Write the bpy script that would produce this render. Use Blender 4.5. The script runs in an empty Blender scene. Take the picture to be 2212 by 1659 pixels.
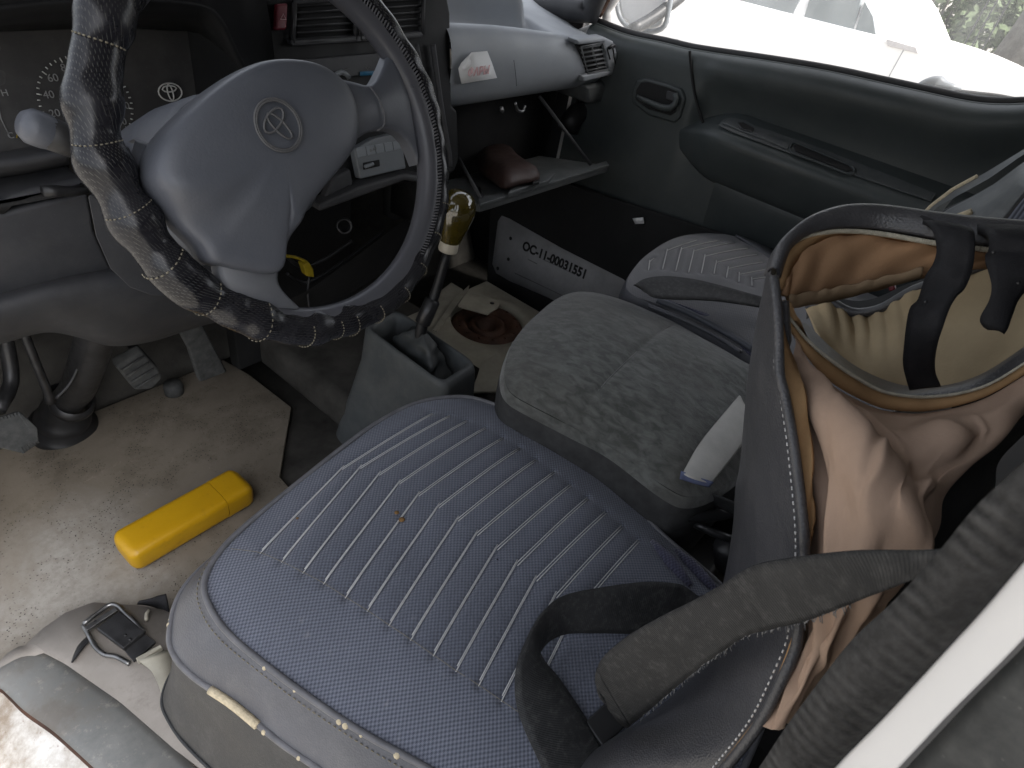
import bpy, bmesh, math, random
import numpy as np
from mathutils import Vector as V, Matrix
R = math.radians
random.seed(4)
SC = bpy.context.scene
COL = SC.collection

# ------------------------------------------------------------------ camera, sky, sun, exposure
_y, _p, _r = R(57.8), R(38.5), R(12.1)
_f = V((math.sin(_y)*math.cos(_p), math.cos(_y)*math.cos(_p), -math.sin(_p)))
_rt = V((math.cos(_y), -math.sin(_y), 0)); _up = _rt.cross(_f)
_r2 = _rt*math.cos(_r) + _up*math.sin(_r); _u2 = -_rt*math.sin(_r) + _up*math.cos(_r)
cam = bpy.data.objects.new('camera', bpy.data.cameras.new('camera')); COL.objects.link(cam)
cam.matrix_world = Matrix(((_r2.x, _u2.x, -_f.x, 0), (_r2.y, _u2.y, -_f.y, 0), (_r2.z, _u2.z, -_f.z, 1.05), (0, 0, 0, 1)))
cam.data.sensor_width = 36; cam.data.lens = 36*1350/2212
cam.data.clip_start = .02; cam.data.clip_end = 400
cam.data.dof.use_dof = True; cam.data.dof.focus_distance = .78; cam.data.dof.aperture_fstop = 24
SC.camera = cam
W = bpy.data.worlds.new('World'); SC.world = W; W.use_nodes = True
nt = W.node_tree; nt.nodes.clear()
wo = nt.nodes.new('ShaderNodeOutputWorld'); bg = nt.nodes.new('ShaderNodeBackground')
sk = nt.nodes.new('ShaderNodeTexSky'); sk.sky_type = 'NISHITA'; sk.sun_disc = False
SUN_EL, SUN_AZ = R(56), R(172)
sk.sun_elevation = SUN_EL; sk.sun_rotation = SUN_AZ; sk.air_density = 1.0; sk.dust_density = 5.0; sk.ozone_density = 1.0
bg.inputs[1].default_value = .15
hs = nt.nodes.new('ShaderNodeHueSaturation'); hs.inputs['Saturation'].default_value = .3     # thin overcast
nt.links.new(sk.outputs[0], hs.inputs['Color']); nt.links.new(hs.outputs[0], bg.inputs[0]); nt.links.new(bg.outputs[0], wo.inputs[0])
sl = bpy.data.lights.new('sun', 'SUN'); sl.energy = 2.5; sl.angle = R(9); sl.color = (1, .96, .9)
so = bpy.data.objects.new('sun', sl); COL.objects.link(so)
sd = V((math.sin(SUN_AZ)*math.cos(SUN_EL), math.cos(SUN_AZ)*math.cos(SUN_EL), math.sin(SUN_EL)))
so.rotation_euler = sd.to_track_quat('Z', 'Y').to_euler(); so.location = sd*30
SC.view_settings.view_transform = 'Standard'; SC.view_settings.look = 'None'
SC.view_settings.exposure = 1.6; SC.view_settings.gamma = 1
SC.cycles.use_denoising = True
SC.cycles.max_bounces = 8; SC.cycles.diffuse_bounces = 5; SC.cycles.transparent_max_bounces = 12
SC.cycles.sample_clamp_indirect = 6; SC.cycles.caustics_reflective = False; SC.cycles.caustics_refractive = False

# ------------------------------------------------------------------ materials
class NT:
    def __init__(s, name):
        s.m = bpy.data.materials.new(name); s.m.use_nodes = True
        s.t = s.m.node_tree; s.b = s.t.nodes['Principled BSDF']; s.o = s.t.nodes['Material Output']
    def n(s, typ, **kw):
        x = s.t.nodes.new(typ)
        for k, v in kw.items(): setattr(x, k, v)
        return x
    def l(s, a, b): s.t.links.new(a, b)
    def val(s, sock, v):
        if hasattr(v, 'links'): s.l(v, sock)
        else: sock.default_value = v
    def math(s, op, a, b=0, c=0):
        x = s.n('ShaderNodeMath', operation=op)
        s.val(x.inputs[0], a); s.val(x.inputs[1], b); s.val(x.inputs[2], c)
        return x.outputs[0]
    def mix(s, f, a, b):
        x = s.n('ShaderNodeMix', data_type='RGBA')
        s.val(x.inputs[0], f); s.val(x.inputs[6], a); s.val(x.inputs[7], b)
        return x.outputs[2]
    def ramp(s, v, lo, hi, a=0., b=1.):
        x = s.n('ShaderNodeMapRange'); x.clamp = True
        s.val(x.inputs[0], v); x.inputs[1].default_value = lo; x.inputs[2].default_value = hi
        x.inputs[3].default_value = a; x.inputs[4].default_value = b
        return x.outputs[0]
    def co(s, kind='Object', scale=None):
        o = s.n('ShaderNodeTexCoord').outputs[kind]
        if scale is not None:
            mp = s.n('ShaderNodeMapping'); mp.inputs['Scale'].default_value = scale if hasattr(scale, '__len__') else (scale,)*3
            s.l(o, mp.inputs[0]); o = mp.outputs[0]
        return o
    def noise(s, scale, det=4, rough=.55, co=None, dist=0):
        x = s.n('ShaderNodeTexNoise'); x.inputs['Scale'].default_value = scale
        x.inputs['Detail'].default_value = det; x.inputs['Roughness'].default_value = rough
        x.inputs['Distortion'].default_value = dist
        s.l(co if co is not None else s.co(), x.inputs['Vector']); return x.outputs['Fac']
    def vor(s, scale, co=None, feat='F1'):
        x = s.n('ShaderNodeTexVoronoi', feature=feat); x.inputs['Scale'].default_value = scale
        s.l(co if co is not None else s.co(), x.inputs['Vector']); return x.outputs['Distance']
    def bump(s, h, strength=.3, dist=.001, prev=None):
        x = s.n('ShaderNodeBump'); x.inputs['Strength'].default_value = strength; x.inputs['Distance'].default_value = dist
        s.l(h, x.inputs['Height'])
        if prev is not None: s.l(prev, x.inputs['Normal'])
        return x.outputs[0]
    def out(s, col=None, rough=None, normal=None, **kw):
        if col is not None: s.val(s.b.inputs['Base Color'], col)
        if rough is not None: s.val(s.b.inputs['Roughness'], rough)
        if normal is not None: s.l(normal, s.b.inputs['Normal'])
        for k, v in kw.items(): s.b.inputs[k.replace('_', ' ')].default_value = v
        return s.m
def C3(c): return (c[0], c[1], c[2], 1)
def pbr(name, c, rough=.6, var=.25, vs=9, grain=.15, gs=420, spec=.4, dust=0, dustc=(.3, .29, .27), metal=0, mottle=0):
    """worn moulded surface: blotchy tone, fine grain relief, uneven gloss, some dust"""
    t = NT(name)
    n = t.noise(vs, 5, .6)
    col = t.mix(t.ramp(n, .3, .7), C3([x*(1-var) for x in c]), C3([min(1, x*(1+var)) for x in c]))
    if dust:
        d = t.noise(vs*2.3, 7, .7)
        col = t.mix(t.ramp(d, .42, .78, 0, dust), col, C3(dustc))
        sp = t.vor(160)
        col = t.mix(t.ramp(sp, .07, .1, dust*.8, 0), col, C3(dustc))
    g = t.noise(gs, 2, .5)
    r = t.ramp(t.noise(vs*1.7, 4), .3, .7, max(0, rough-.12), min(1, rough+.1))
    return t.out(col, r, t.bump(g, grain, .0006), Metallic=metal, Specular_IOR_Level=spec)
def leather(name, c, rough=.5, cell=520, strength=.35, var=.2, dust=.15, spec=.45):
    t = NT(name)
    n = t.noise(10, 5, .6)
    col = t.mix(t.ramp(n, .3, .7), C3([x*(1-var) for x in c]), C3([x*(1+var) for x in c]))
    col = t.mix(t.ramp(t.noise(24, 8, .75), .5, .8, 0, dust), col, C3((.3, .29, .28)))
    h = t.math('ADD', t.vor(cell), t.math('MULTIPLY', t.noise(35, 4), 1.2))
    return t.out(col, t.ramp(n, .3, .7, rough-.08, rough+.1), t.bump(h, strength, .0008), Specular_IOR_Level=spec)
def weave(name, c1, c2, cell=.0055, strength=.8, rough=.9, fine_attr=True):
    """basket weave cloth in the seat's own plane; attribute 'panel' marks the smoother quilted part"""
    t = NT(name)
    sp = t.n('ShaderNodeSeparateXYZ'); t.l(t.co(), sp.inputs[0])
    k = math.pi/cell
    sx = t.math('SINE', t.math('MULTIPLY', sp.outputs[0], k)); sy = t.math('SINE', t.math('MULTIPLY', sp.outputs[1], k*1.15))
    w = t.math('MULTIPLY_ADD', t.math('MULTIPLY', sx, sy), .5, .5)
    th = t.math('MULTIPLY_ADD', t.math('SINE', t.math('MULTIPLY', sp.outputs[0], k*5)), .12, w)
    at = t.n('ShaderNodeAttribute'); at.attribute_name = 'panel'
    soft = t.ramp(at.outputs['Fac'], 0, 1, 1, .55)
    f = t.math('MULTIPLY', t.ramp(w, .1, .9), soft)
    col = t.mix(f, C3(c1), C3(c2))
    big = t.noise(7, 5, .65)
    col = t.mix(t.ramp(big, .4, .75, 0, .35), col, C3([x*.72 for x in c1]))
    col = t.mix(t.ramp(t.noise(60, 6, .7), .62, .8, 0, .3), col, C3((.42, .4, .4)))
    m = t.out(col, rough, t.bump(th, strength, .0011), Specular_IOR_Level=.25)
    t.b.inputs['Sheen Weight'].default_value = .25; t.b.inputs['Sheen Roughness'].default_value = .5
    return m
M = {}
M['dash_dark'] = pbr('dark dash plastic', (.0095, .0098, .0105), .55, .25, 7, .2, spec=.22, dust=.04, dustc=(.10, .10, .10))
M['dash_grey'] = pbr('grey dash plastic', (.036, .037, .041), .55, .2, 7, .25, dust=.2, dustc=(.14, .135, .13))
M['pad_light'] = pbr('pale grey dash pad', (.245, .262, .284), .5, .10, 6, .25, dust=.18, dustc=(.34, .33, .31))
M['lens'] = pbr('dusty instrument lens', (.045, .044, .044), .22, .12, 5, .02, dust=.12)
M['black'] = pbr('black plastic', (.017, .017, .018), .45, .2, 10, .1)
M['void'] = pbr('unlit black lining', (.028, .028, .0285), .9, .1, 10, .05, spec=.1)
M['hub'] = pbr('bluish grey wheel plastic', (.082, .088, .104), .44, .12, 5, .3, dust=.12, dustc=(.2, .2, .21))
M['rim'] = pbr('worn grey rim', (.075, .076, .086), .38, .12, 12, .12)
M['emblem'] = pbr('embossed grey', (.105, .105, .108), .5, .1, 30, .1)
M['print'] = pbr('pale print', (.5, .5, .48), .6, .1, 20, .05)
M['print_dim'] = pbr('dim pale print', (.2, .2, .2), .6, .1, 20, .05)
M['inkk'] = pbr('black ink', (.02, .02, .02), .6, .3, 60, .05)
M['red_ink'] = pbr('faded red ink', (.70, .47, .48), .7, .3, 150, .05)
M['red'] = pbr('dull red button', (.13, .012, .022), .4, .15, 20, .1)
M['blue'] = pbr('blue stripe', (.02, .12, .22), .5, .1, 20, .1)
M['paper'] = pbr('white paper', (.8, .8, .8), .8, .05, 14, .1, spec=.2)
M['label'] = pbr('white label', (.42, .42, .43), .6, .12, 9, .1, dust=.35, dustc=(.16, .15, .14))
M['radio'] = pbr('silver grey radio plastic', (.17, .185, .2), .4, .12, 9, .1, dust=.15)
M['radio_key'] = pbr('pale radio key', (.23, .25, .27), .45, .08, 9, .1)
M['door'] = pbr('dark door plastic', (.045, .053, .054), .5, .15, 4, .35, gs=300, dust=.06)
M['door_rub'] = pbr('rubber seal', (.03, .03, .032), .55, .2, 14, .15)
M['knob'] = pbr('olive amber knob', (.060, .045, .007), .07, .25, 16, 0, spec=.7)
M['knob'].node_tree.nodes['Principled BSDF'].inputs['Coat Weight'].default_value = 1
M['collar'] = pbr('cream collar', (.5, .46, .38), .35, .1, 20, .05)
M['rust'] = pbr('rusty steel', (.06, .028, .017), .7, .5, 24, .4)
M['console'] = pbr('grey console plastic', (.075, .082, .085), .55, .15, 8, .3, dust=.2)
M['boot'] = leather('grey rubber boot', (.04, .044, .045), .55, 200, .2)
M['floor'] = pbr('dirty grey carpet', (.058, .055, .05), .95, .4, 14, .6, gs=260, dust=.35, dustc=(.09, .085, .075), spec=.1)
M['cream'] = pbr('dirty cream metal', (.36, .34, .28), .55, .2, 12, .1, dust=.3, dustc=(.16, .14, .11))
M['metal'] = pbr('scuffed dull steel', (.22, .22, .22), .35, .3, 40, .2, metal=.9)
M['metal_dark'] = pbr('blackened steel', (.05, .05, .052), .4, .3, 40, .2, metal=.6)
M['leather_top'] = leather('charcoal leatherette', (.060, .060, .065), .38, 620, .4)
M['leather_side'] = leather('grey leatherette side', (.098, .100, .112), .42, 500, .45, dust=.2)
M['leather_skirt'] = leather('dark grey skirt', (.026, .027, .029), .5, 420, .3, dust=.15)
M['piping'] = pbr('grey piping', (.13, .13, .14), .5, .2, 60, .2)
M['foam'] = pbr('yellowed foam', (.55, .47, .33), .9, .2, 220, .6)
M['thread'] = pbr('pale thread', (.58, .58, .58), .8, .1, 300, .2)
M['thread_tan'] = pbr('tan thread', (.20, .18, .135), .8, .2, 300, .2)
M['tan'] = pbr('tan brushed lining', (.40, .285, .215), .92, .16, 9, .35, gs=600, spec=.15)
M['tan_edge'] = pbr('brown tape', (.34, .21, .105), .9, .22, 20, .4, gs=600, spec=.15)
M['tan_flap'] = pbr('orange brown lining', (.36, .215, .12), .92, .15, 12, .35, gs=600, spec=.15)
M['beige'] = pbr('beige inner cloth', (.40, .315, .20), .92, .2, 10, .4, gs=500, spec=.15)
M['zip'] = pbr('zip teeth', (.45, .42, .34), .45, .2, 300, .1)
M['strap'] = pbr('black webbing', (.012, .012, .014), .75, .2, 60, .5, gs=900, spec=.25)
M['cloth'] = pbr('off white cloth', (.44, .43, .405), .9, .12, 20, .4, gs=700, spec=.15)
M['hem'] = pbr('blue hem', (.12, .14, .24), .9, .2, 60, .5, gs=900, spec=.15)
M['pouch'] = pbr('brown leather pouch', (.042, .022, .018), .55, .3, 25, .3, dust=.1)
M['brass'] = pbr('brass', (.6, .45, .18), .3, .1, 60, .05, metal=1)
M['wire'] = pbr('yellow wire', (.30, .22, .012), .5, .1, 60, .05)
M['white_paint'] = pbr('white body paint', (.80, .79, .78), .4, .02, 3, 0, spec=.5)
M['trunk'] = pbr('bark', (.16, .15, .135), .95, .4, 6, .9, gs=40)
M['leaf'] = pbr('foliage', (.09, .12, .06), .8, .5, 2, .1)
M['ground'] = pbr('pale dirt ground', (.26, .245, .22), .95, .25, 1.2, .4, gs=20)
M['hood_rubber'] = pbr('dark pedal rubber', (.055, .057, .057), .8, .3, 25, .2, dust=.2)
M['roof'] = pbr('grey headlining', (.19, .19, .185), .95, .06, 3, .2)
M['mottle_shade'] = pbr('shaded ribbed moquette side', (.05, .05, .05), .95, .25, 40, .5, gs=500, spec=.1)  # moquette darkened so the shade on the seat side sits in its colour
M['spoke'] = pbr('pale grey spoke', (.115, .12, .132), .5, .12, 8, .2, dust=.1)
M['tape'] = pbr('pale brown tape', (.30, .215, .135), .9, .2, 25, .4, gs=600, spec=.15)
M['slat_pale'] = pbr('grey slat', (.11, .115, .12), .5, .1, 20, .1)
M['slat'] = pbr('dusty slat', (.028, .028, .03), .5, .2, 20, .1)
M['speck'] = pbr('brown crumbs', (.2, .11, .04), .9, .3, 200, .3)
M['darkglass'] = pbr('sedan glass', (.20, .225, .235), .12, .15, 1.5, 0)
M['tail'] = pbr('dull tail lamp', (.42, .40, .40), .3, .1, 8, 0)
def m_yellow():
    t = NT('yellow plastic')
    n = t.noise(11, 5, .6)
    col = t.mix(t.ramp(n, .35, .7), C3((.50, .275, .006)), C3((.58, .33, .010)))
    col = t.mix(t.ramp(t.noise(38, 8, .8), .56, .76, 0, .45), col, C3((.22, .13, .025)))
    return t.out(col, t.ramp(n, .3, .7, .28, .42), t.bump(t.noise(90, 3), .05, .001), Specular_IOR_Level=.5)
M['yellow'] = m_yellow()
def m_mat():
    """beige linoleum: brown grime, grey scuffs, pale worn patch by the sill, dark specks"""
    t = NT('worn beige linoleum')
    a = t.noise(5, 8, .65, dist=.4); b = t.noise(13, 8, .7); c = t.noise(70, 6, .7)
    col = t.mix(t.ramp(a, .35, .68), C3((.165, .142, .112)), C3((.235, .205, .166)))
    col = t.mix(t.ramp(b, .48, .72, 0, .7), col, C3((.10, .082, .06)))
    # worn pale patch where heels rub, beside the sill
    sp = t.n('ShaderNodeSeparateXYZ'); t.l(t.co(), sp.inputs[0])
    dx = t.math('MULTIPLY', t.math('SUBTRACT', sp.outputs[0], .10), 5.5); dy = t.math('MULTIPLY', t.math('SUBTRACT', sp.outputs[1], .84), 5.0)
    rr = t.math('SQRT', t.math('ADD', t.math('MULTIPLY', dx, dx), t.math('MULTIPLY', dy, dy)))
    k = t.math('ADD', rr, t.math('MULTIPLY', t.math('SUBTRACT', a, .5), 2.2))
    col = t.mix(t.math('MULTIPLY', t.ramp(k, .15, 1.05, 1, 0), t.ramp(c, .3, .6, .45, 1)), col, C3((.35, .33, .30)))
    col = t.mix(t.ramp(t.noise(30, 8, .8, dist=1), .6, .72, 0, .6), col, C3((.36, .30, .24)))
    v = t.vor(190)
    col = t.mix(t.math('MULTIPLY', t.ramp(v, .14, .26, 1, 0), t.ramp(b, .46, .56)), col, C3((.03, .025, .02)))
    h = t.math('ADD', t.noise(180, 5), t.math('MULTIPLY', b, .6))
    return t.out(col, t.ramp(b, .3, .7, .45, .75), t.bump(h, .35, .001), Specular_IOR_Level=.35)
M['mat'] = m_mat()
def m_sill():
    t = NT('scuffed grey brown sill vinyl')
    a = t.noise(9, 7, .65)
    col = t.mix(t.ramp(a, .3, .7), C3((.20, .18, .158)), C3((.30, .272, .245)))
    col = t.mix(t.ramp(t.noise(32, 8, .75), .55, .78, 0, .5), col, C3((.09, .075, .06)))
    return t.out(col, .6, t.bump(t.noise(160, 4), .3, .001))
M['sill'] = m_sill()
def m_painted_sill():
    t = NT('dirty white sill paint')
    a = t.noise(14, 8, .7)
    col = t.mix(t.ramp(a, .38, .60), C3((.62, .61, .585)), C3((.27, .22, .17)))
    col = t.mix(t.ramp(t.noise(42, 8, .8), .6, .7), col, C3((.16, .08, .04)))
    return t.out(col, .45, t.bump(a, .2, .002))
M['sill_paint'] = m_painted_sill()
def m_strip():
    t = NT('grey rubber tread strip')
    a = t.noise(16, 8, .7)
    col = t.mix(t.ramp(a, .3, .7), C3((.12, .124, .122)), C3((.215, .217, .21)))
    col = t.mix(t.ramp(t.noise(60, 8, .75), .56, .72, 0, .8), col, C3((.36, .34, .30)))
    col = t.mix(t.ramp(t.noise(8, 6, .7), .5, .66, 0, .7), col, C3((.10, .085, .07)))
    return t.out(col, .55, t.bump(t.noise(120, 5), .25, .001))
M['strip'] = m_strip()
def m_mottle():
    t = NT('mottled grey moquette')
    co = t.co('Object', (1, 1, 1))
    mp = t.n('ShaderNodeMapping'); mp.inputs['Rotation'].default_value = (0, 0, R(28)); mp.inputs['Scale'].default_value = (95, 42, 60)
    t.l(t.co(), mp.inputs[0])
    a = t.noise(1, 3, .6, co=mp.outputs[0], dist=.5); b = t.noise(9, 5, .6)
    col = t.mix(t.ramp(a, .36, .66), C3((.068, .071, .066)), C3((.142, .146, .138)))
    col = t.mix(t.ramp(t.noise(6, 6, .7), .44, .68, 0, .6), col, C3((.085, .080, .072)))
    m = t.out(col, .95, t.bump(t.noise(700, 3), .5, .0012), Specular_IOR_Level=.15)
    t.b.inputs['Sheen Weight'].default_value = .3
    return m
M['mottle'] = m_mottle()
M['weave'] = weave('blue grey basket weave', (.078, .086, .114), (.215, .232, .285), .0029)
M['weave_dark'] = weave('violet grey weave', (.04, .04, .07), (.10, .10, .15), .0026)
M['seat_grey'] = weave('soft grey quilted cloth', (.13, .13, .137), (.17, .17, .18), .003, .4)
def m_belt():
    t = NT('charcoal seat belt webbing')
    uv = t.n('ShaderNodeUVMap'); sp = t.n('ShaderNodeSeparateXYZ'); t.l(uv.outputs[0], sp.inputs[0])
    w = t.math('SINE', t.math('MULTIPLY', t.math('ADD', sp.outputs[0], t.math('MULTIPLY', sp.outputs[1], .5)), 2600))
    n = t.noise(22, 6, .7)
    col = t.mix(t.ramp(n, .35, .75), C3((.016, .0165, .0175)), C3((.034, .0345, .035)))
    col = t.mix(t.ramp(t.noise(130, 6, .8), .5, .8, 0, .55), col, C3((.13, .127, .122)))
    h = t.math('MULTIPLY_ADD', w, .5, t.noise(900, 2))
    return t.out(col, .62, t.bump(h, .35, .0006), Specular_IOR_Level=.35)
M['belt'] = m_belt()
def m_perf():
    """black perforated wheel cover: UV x runs round the wheel in metres, UV y round the section in metres"""
    t = NT('black perforated wheel cover')
    uv = t.n('ShaderNodeUVMap'); sp = t.n('ShaderNodeSeparateXYZ'); t.l(uv.outputs[0], sp.inputs[0])
    p = .0058
    def cell(o, k):
        q = t.math('MULTIPLY_ADD', o, 1/p, k); return t.math('SUBTRACT', t.math('FRACT', q), .5)
    def dots(k):
        a, b = cell(sp.outputs[0], k), cell(sp.outputs[1], k)
        return t.math('SQRT', t.math('ADD', t.math('MULTIPLY', a, a), t.math('MULTIPLY', b, b)))
    d = t.math('MINIMUM', dots(0), dots(.5))
    hole = t.ramp(d, .10, .15, 1, 0)
    n = t.noise(20, 6, .7)
    col = t.mix(t.ramp(n, .35, .7), C3((.008, .008, .0105)), C3((.016, .016, .020)))
    wear = t.ramp(t.noise(26, 6, .75), .6, .8, 0, .12)
    col = t.mix(wear, col, C3((.075, .072, .082)))
    col = t.mix(hole, col, C3((.062, .062, .058)))
    h = t.noise(26, 3)
    return t.out(col, t.ramp(n, .3, .7, .17, .34), t.bump(h, .06, .002), Specular_IOR_Level=.38)
M['perf'] = m_perf()
def m_ribbed():
    """fuzzy ribbed black pillar seal"""
    t = NT('ribbed charcoal pillar trim')
    uv = t.n('ShaderNodeUVMap'); sp = t.n('ShaderNodeSeparateXYZ'); t.l(uv.outputs[0], sp.inputs[0])
    j = t.noise(30, 4, .6)
    w = t.math('MULTIPLY', t.math('SINE', t.math('MULTIPLY_ADD', sp.outputs[0], 1000, t.math('MULTIPLY', t.noise(70, 4, .7), 5.5))), t.ramp(t.noise(45, 4), .35, .65))
    col = t.mix(t.math('MULTIPLY', t.ramp(w, -1, 1), t.ramp(j, .3, .6)), C3((.019, .0185, .018)), C3((.072, .070, .068)))
    col = t.mix(t.ramp(t.noise(300, 3, .7), .4, .8, 0, .25), col, C3((.12, .12, .12)))
    return t.out(col, .9, t.bump(t.math('ADD', w, t.math('MULTIPLY', t.noise(500, 3), .6)), .35, .0007), Specular_IOR_Level=.25)
M['ribbed'] = m_ribbed()
def m_glass(haze=.15, name='dusty window glass'):
    t = NT(name); t.t.nodes.remove(t.b)
    tr = t.n('ShaderNodeBsdfTransparent'); gl = t.n('ShaderNodeBsdfGlossy'); gl.inputs['Roughness'].default_value = .02
    df = t.n('ShaderNodeBsdfTranslucent'); df.inputs['Color'].default_value = (.8, .82, .83, 1)
    m1 = t.n('ShaderNodeMixShader'); m2 = t.n('ShaderNodeMixShader'); fr = t.n('ShaderNodeFresnel'); fr.inputs[0].default_value = 1.3
    mp = t.n('ShaderNodeMapping'); mp.inputs['Scale'].default_value = (60, 9, 3); mp.inputs['Rotation'].default_value = (R(20), 0, 0); t.l(t.co(), mp.inputs[0])
    st = t.noise(1, 5, .7, co=mp.outputs[0])
    t.l(t.ramp(st, .35, .75, haze*.5, haze*1.6), m1.inputs[0]); t.l(tr.outputs[0], m1.inputs[1]); t.l(df.outputs[0], m1.inputs[2])
    t.l(fr.outputs[0], m2.inputs[0]); t.l(m1.outputs[0], m2.inputs[1]); t.l(gl.outputs[0], m2.inputs[2])
    t.l(m2.outputs[0], t.o.inputs[0]); return t.m
M['glass'] = m_glass(); M['clear'] = m_glass(.05, 'windscreen glass')

# ------------------------------------------------------------------ mesh helpers
def tag(o, label=None, cat=None, group=None, kind=None):
    if label: o['label'] = label
    if cat: o['category'] = cat
    if group: o['group'] = group
    if kind: o['kind'] = kind
    return o
def thing(name, label, cat, loc=(0, 0, 0), group=None):
    o = bpy.data.objects.new(name, None); COL.objects.link(o); o.location = loc
    o.empty_display_size = .05
    return tag(o, label, cat, group)
def link(name, me, mat, parent=None, smooth=True):
    o = bpy.data.objects.new(name, me); COL.objects.link(o)
    if mat is not None and not me.materials: me.materials.append(M[mat] if isinstance(mat, str) else mat)
    if smooth and me.polygons: me.polygons.foreach_set('use_smooth', [True]*len(me.polygons))
    if parent is not None:
        o.parent = parent; off = parent.location if parent.parent is None else V((0, 0, 0))
        o.matrix_parent_inverse = Matrix.Translation(-off)
    return o
def mesh(vs, fs, uvs=None):
    me = bpy.data.meshes.new('m'); me.from_pydata([tuple(v) for v in vs], [], fs); me.update()
    if uvs is not None:
        ul = me.uv_layers.new(name='UVMap')
        for lp in me.loops: ul.data[lp.index].uv = uvs[lp.vertex_index]
    return me
def fixn(me):
    bm = bmesh.new(); bm.from_mesh(me); bmesh.ops.recalc_face_normals(bm, faces=bm.faces); bm.to_mesh(me); bm.free(); return me
def solid(o, t, off=-1.):
    m = o.modifiers.new('s', 'SOLIDIFY'); m.thickness = t; m.offset = off; return o
def bev(o, w=.004, seg=3, ang=30):
    m = o.modifiers.new('b', 'BEVEL'); m.width = w; m.segments = seg; m.limit_method = 'ANGLE'; m.angle_limit = R(ang); m.harden_normals = False; return o
def sub(o, n=1):
    m = o.modifiers.new('d', 'SUBSURF'); m.levels = n; m.render_levels = n; return o
def flat(o):
    """smooth by angle so bevelled boxes keep flat faces"""
    o.data.polygons.foreach_set('use_smooth', [True]*len(o.data.polygons))
    m = o.modifiers.new('w', 'WEIGHTED_NORMAL'); m.keep_sharp = True; return o
def box(name, lo, hi, mat, parent=None, b=.004, rot=None, piv=None):
    x0, y0, z0 = lo; x1, y1, z1 = hi
    vs = [V(p) for p in ((x0, y0, z0), (x1, y0, z0), (x1, y1, z0), (x0, y1, z0), (x0, y0, z1), (x1, y0, z1), (x1, y1, z1), (x0, y1, z1))]
    if rot is not None:
        c = V(piv) if piv is not None else sum(vs, V())/8
        vs = [c + rot @ (v-c) for v in vs]
    o = link(name, mesh(vs, [(0, 3, 2, 1), (4, 5, 6, 7), (0, 1, 5, 4), (1, 2, 6, 5), (2, 3, 7, 6), (3, 0, 4, 7)]), mat, parent)
    if b: bev(o, b); flat(o)
    return o
def prism(name, pts, vec, mat, parent=None, b=.004, seg=3):
    """outline in space pushed along vec, edges rounded"""
    n = len(pts); vec = V(vec)
    vs = [V(p) for p in pts] + [V(p)+vec for p in pts]
    fs = [tuple(range(n)), tuple(range(2*n-1, n-1, -1))] + [(i, i+n, (i+1) % n+n, (i+1) % n) for i in range(n)]
    o = link(name, fixn(mesh(vs, fs)), mat, parent)
    if b: bev(o, b, seg); flat(o)
    return o
def cr(pts, n=None, closed=False, step=None):
    """Catmull-Rom through pts, resampled to n even points"""
    P = [np.array(p, float) for p in pts]; m = len(P)
    out = []
    for i in range(m if closed else m-1):
        a, b = P[i], P[(i+1) % m]
        p0 = P[(i-1) % m] if closed or i > 0 else 2*a-b
        p3 = P[(i+2) % m] if closed or i+2 < m else 2*b-a
        for k in range(12):
            t = k/12
            out.append(.5*(2*a+(b-p0)*t+(2*p0-5*a+4*b-p3)*t*t+(3*a-p0-3*b+p3)*t**3))
    out.append(P[0] if closed else P[-1])
    out = np.array(out); d = np.r_[0, np.cumsum(np.linalg.norm(np.diff(out, axis=0), axis=1))]
    if n is None: n = max(3, int(d[-1]/(step or .01)))
    s = np.linspace(0, d[-1], n+1 if closed else n)
    q = np.stack([np.interp(s, d, out[:, k]) for k in range(out.shape[1])], 1)
    return q[:-1] if closed else q
def lin(pts, n, closed=False):
    P = np.array(pts, float)
    if closed: P = np.vstack([P, P[:1]])
    d = np.r_[0, np.cumsum(np.linalg.norm(np.diff(P, axis=0), axis=1))]
    s = np.linspace(0, d[-1], n+1 if closed else n)
    q = np.stack([np.interp(s, d, P[:, k]) for k in range(P.shape[1])], 1)
    return q[:-1] if closed else q
def grid(name, rows, mat, parent=None, closed=False, thick=0, subd=0, uv=True, off=-1., caps=False):
    rows = [np.array(r, float) for r in rows]; m = len(rows); n = len(rows[0])
    vs = np.vstack(rows); fs = []
    for j in range(m-1):
        for i in range(n if closed else n-1):
            k = (i+1) % n
            fs.append((j*n+i, j*n+k, (j+1)*n+k, (j+1)*n+i))
    if caps: fs += [tuple(range(n-1, -1, -1)), tuple(range((m-1)*n, m*n))]
    uvs = None
    if uv:
        u = np.zeros((m, n)); v = np.zeros((m, n)); A = np.array(rows)
        u[:, 1:] = np.cumsum(np.linalg.norm(np.diff(A, axis=1), axis=2), axis=1)
        v[1:, :] = np.cumsum(np.linalg.norm(np.diff(A, axis=0), axis=2), axis=0)
        uvs = list(zip(u.ravel(), v.ravel()))
    o = link(name, mesh(vs, fs, uvs), mat, parent)
    if thick: solid(o, thick, off)
    if subd: sub(o, subd)
    return o
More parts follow.
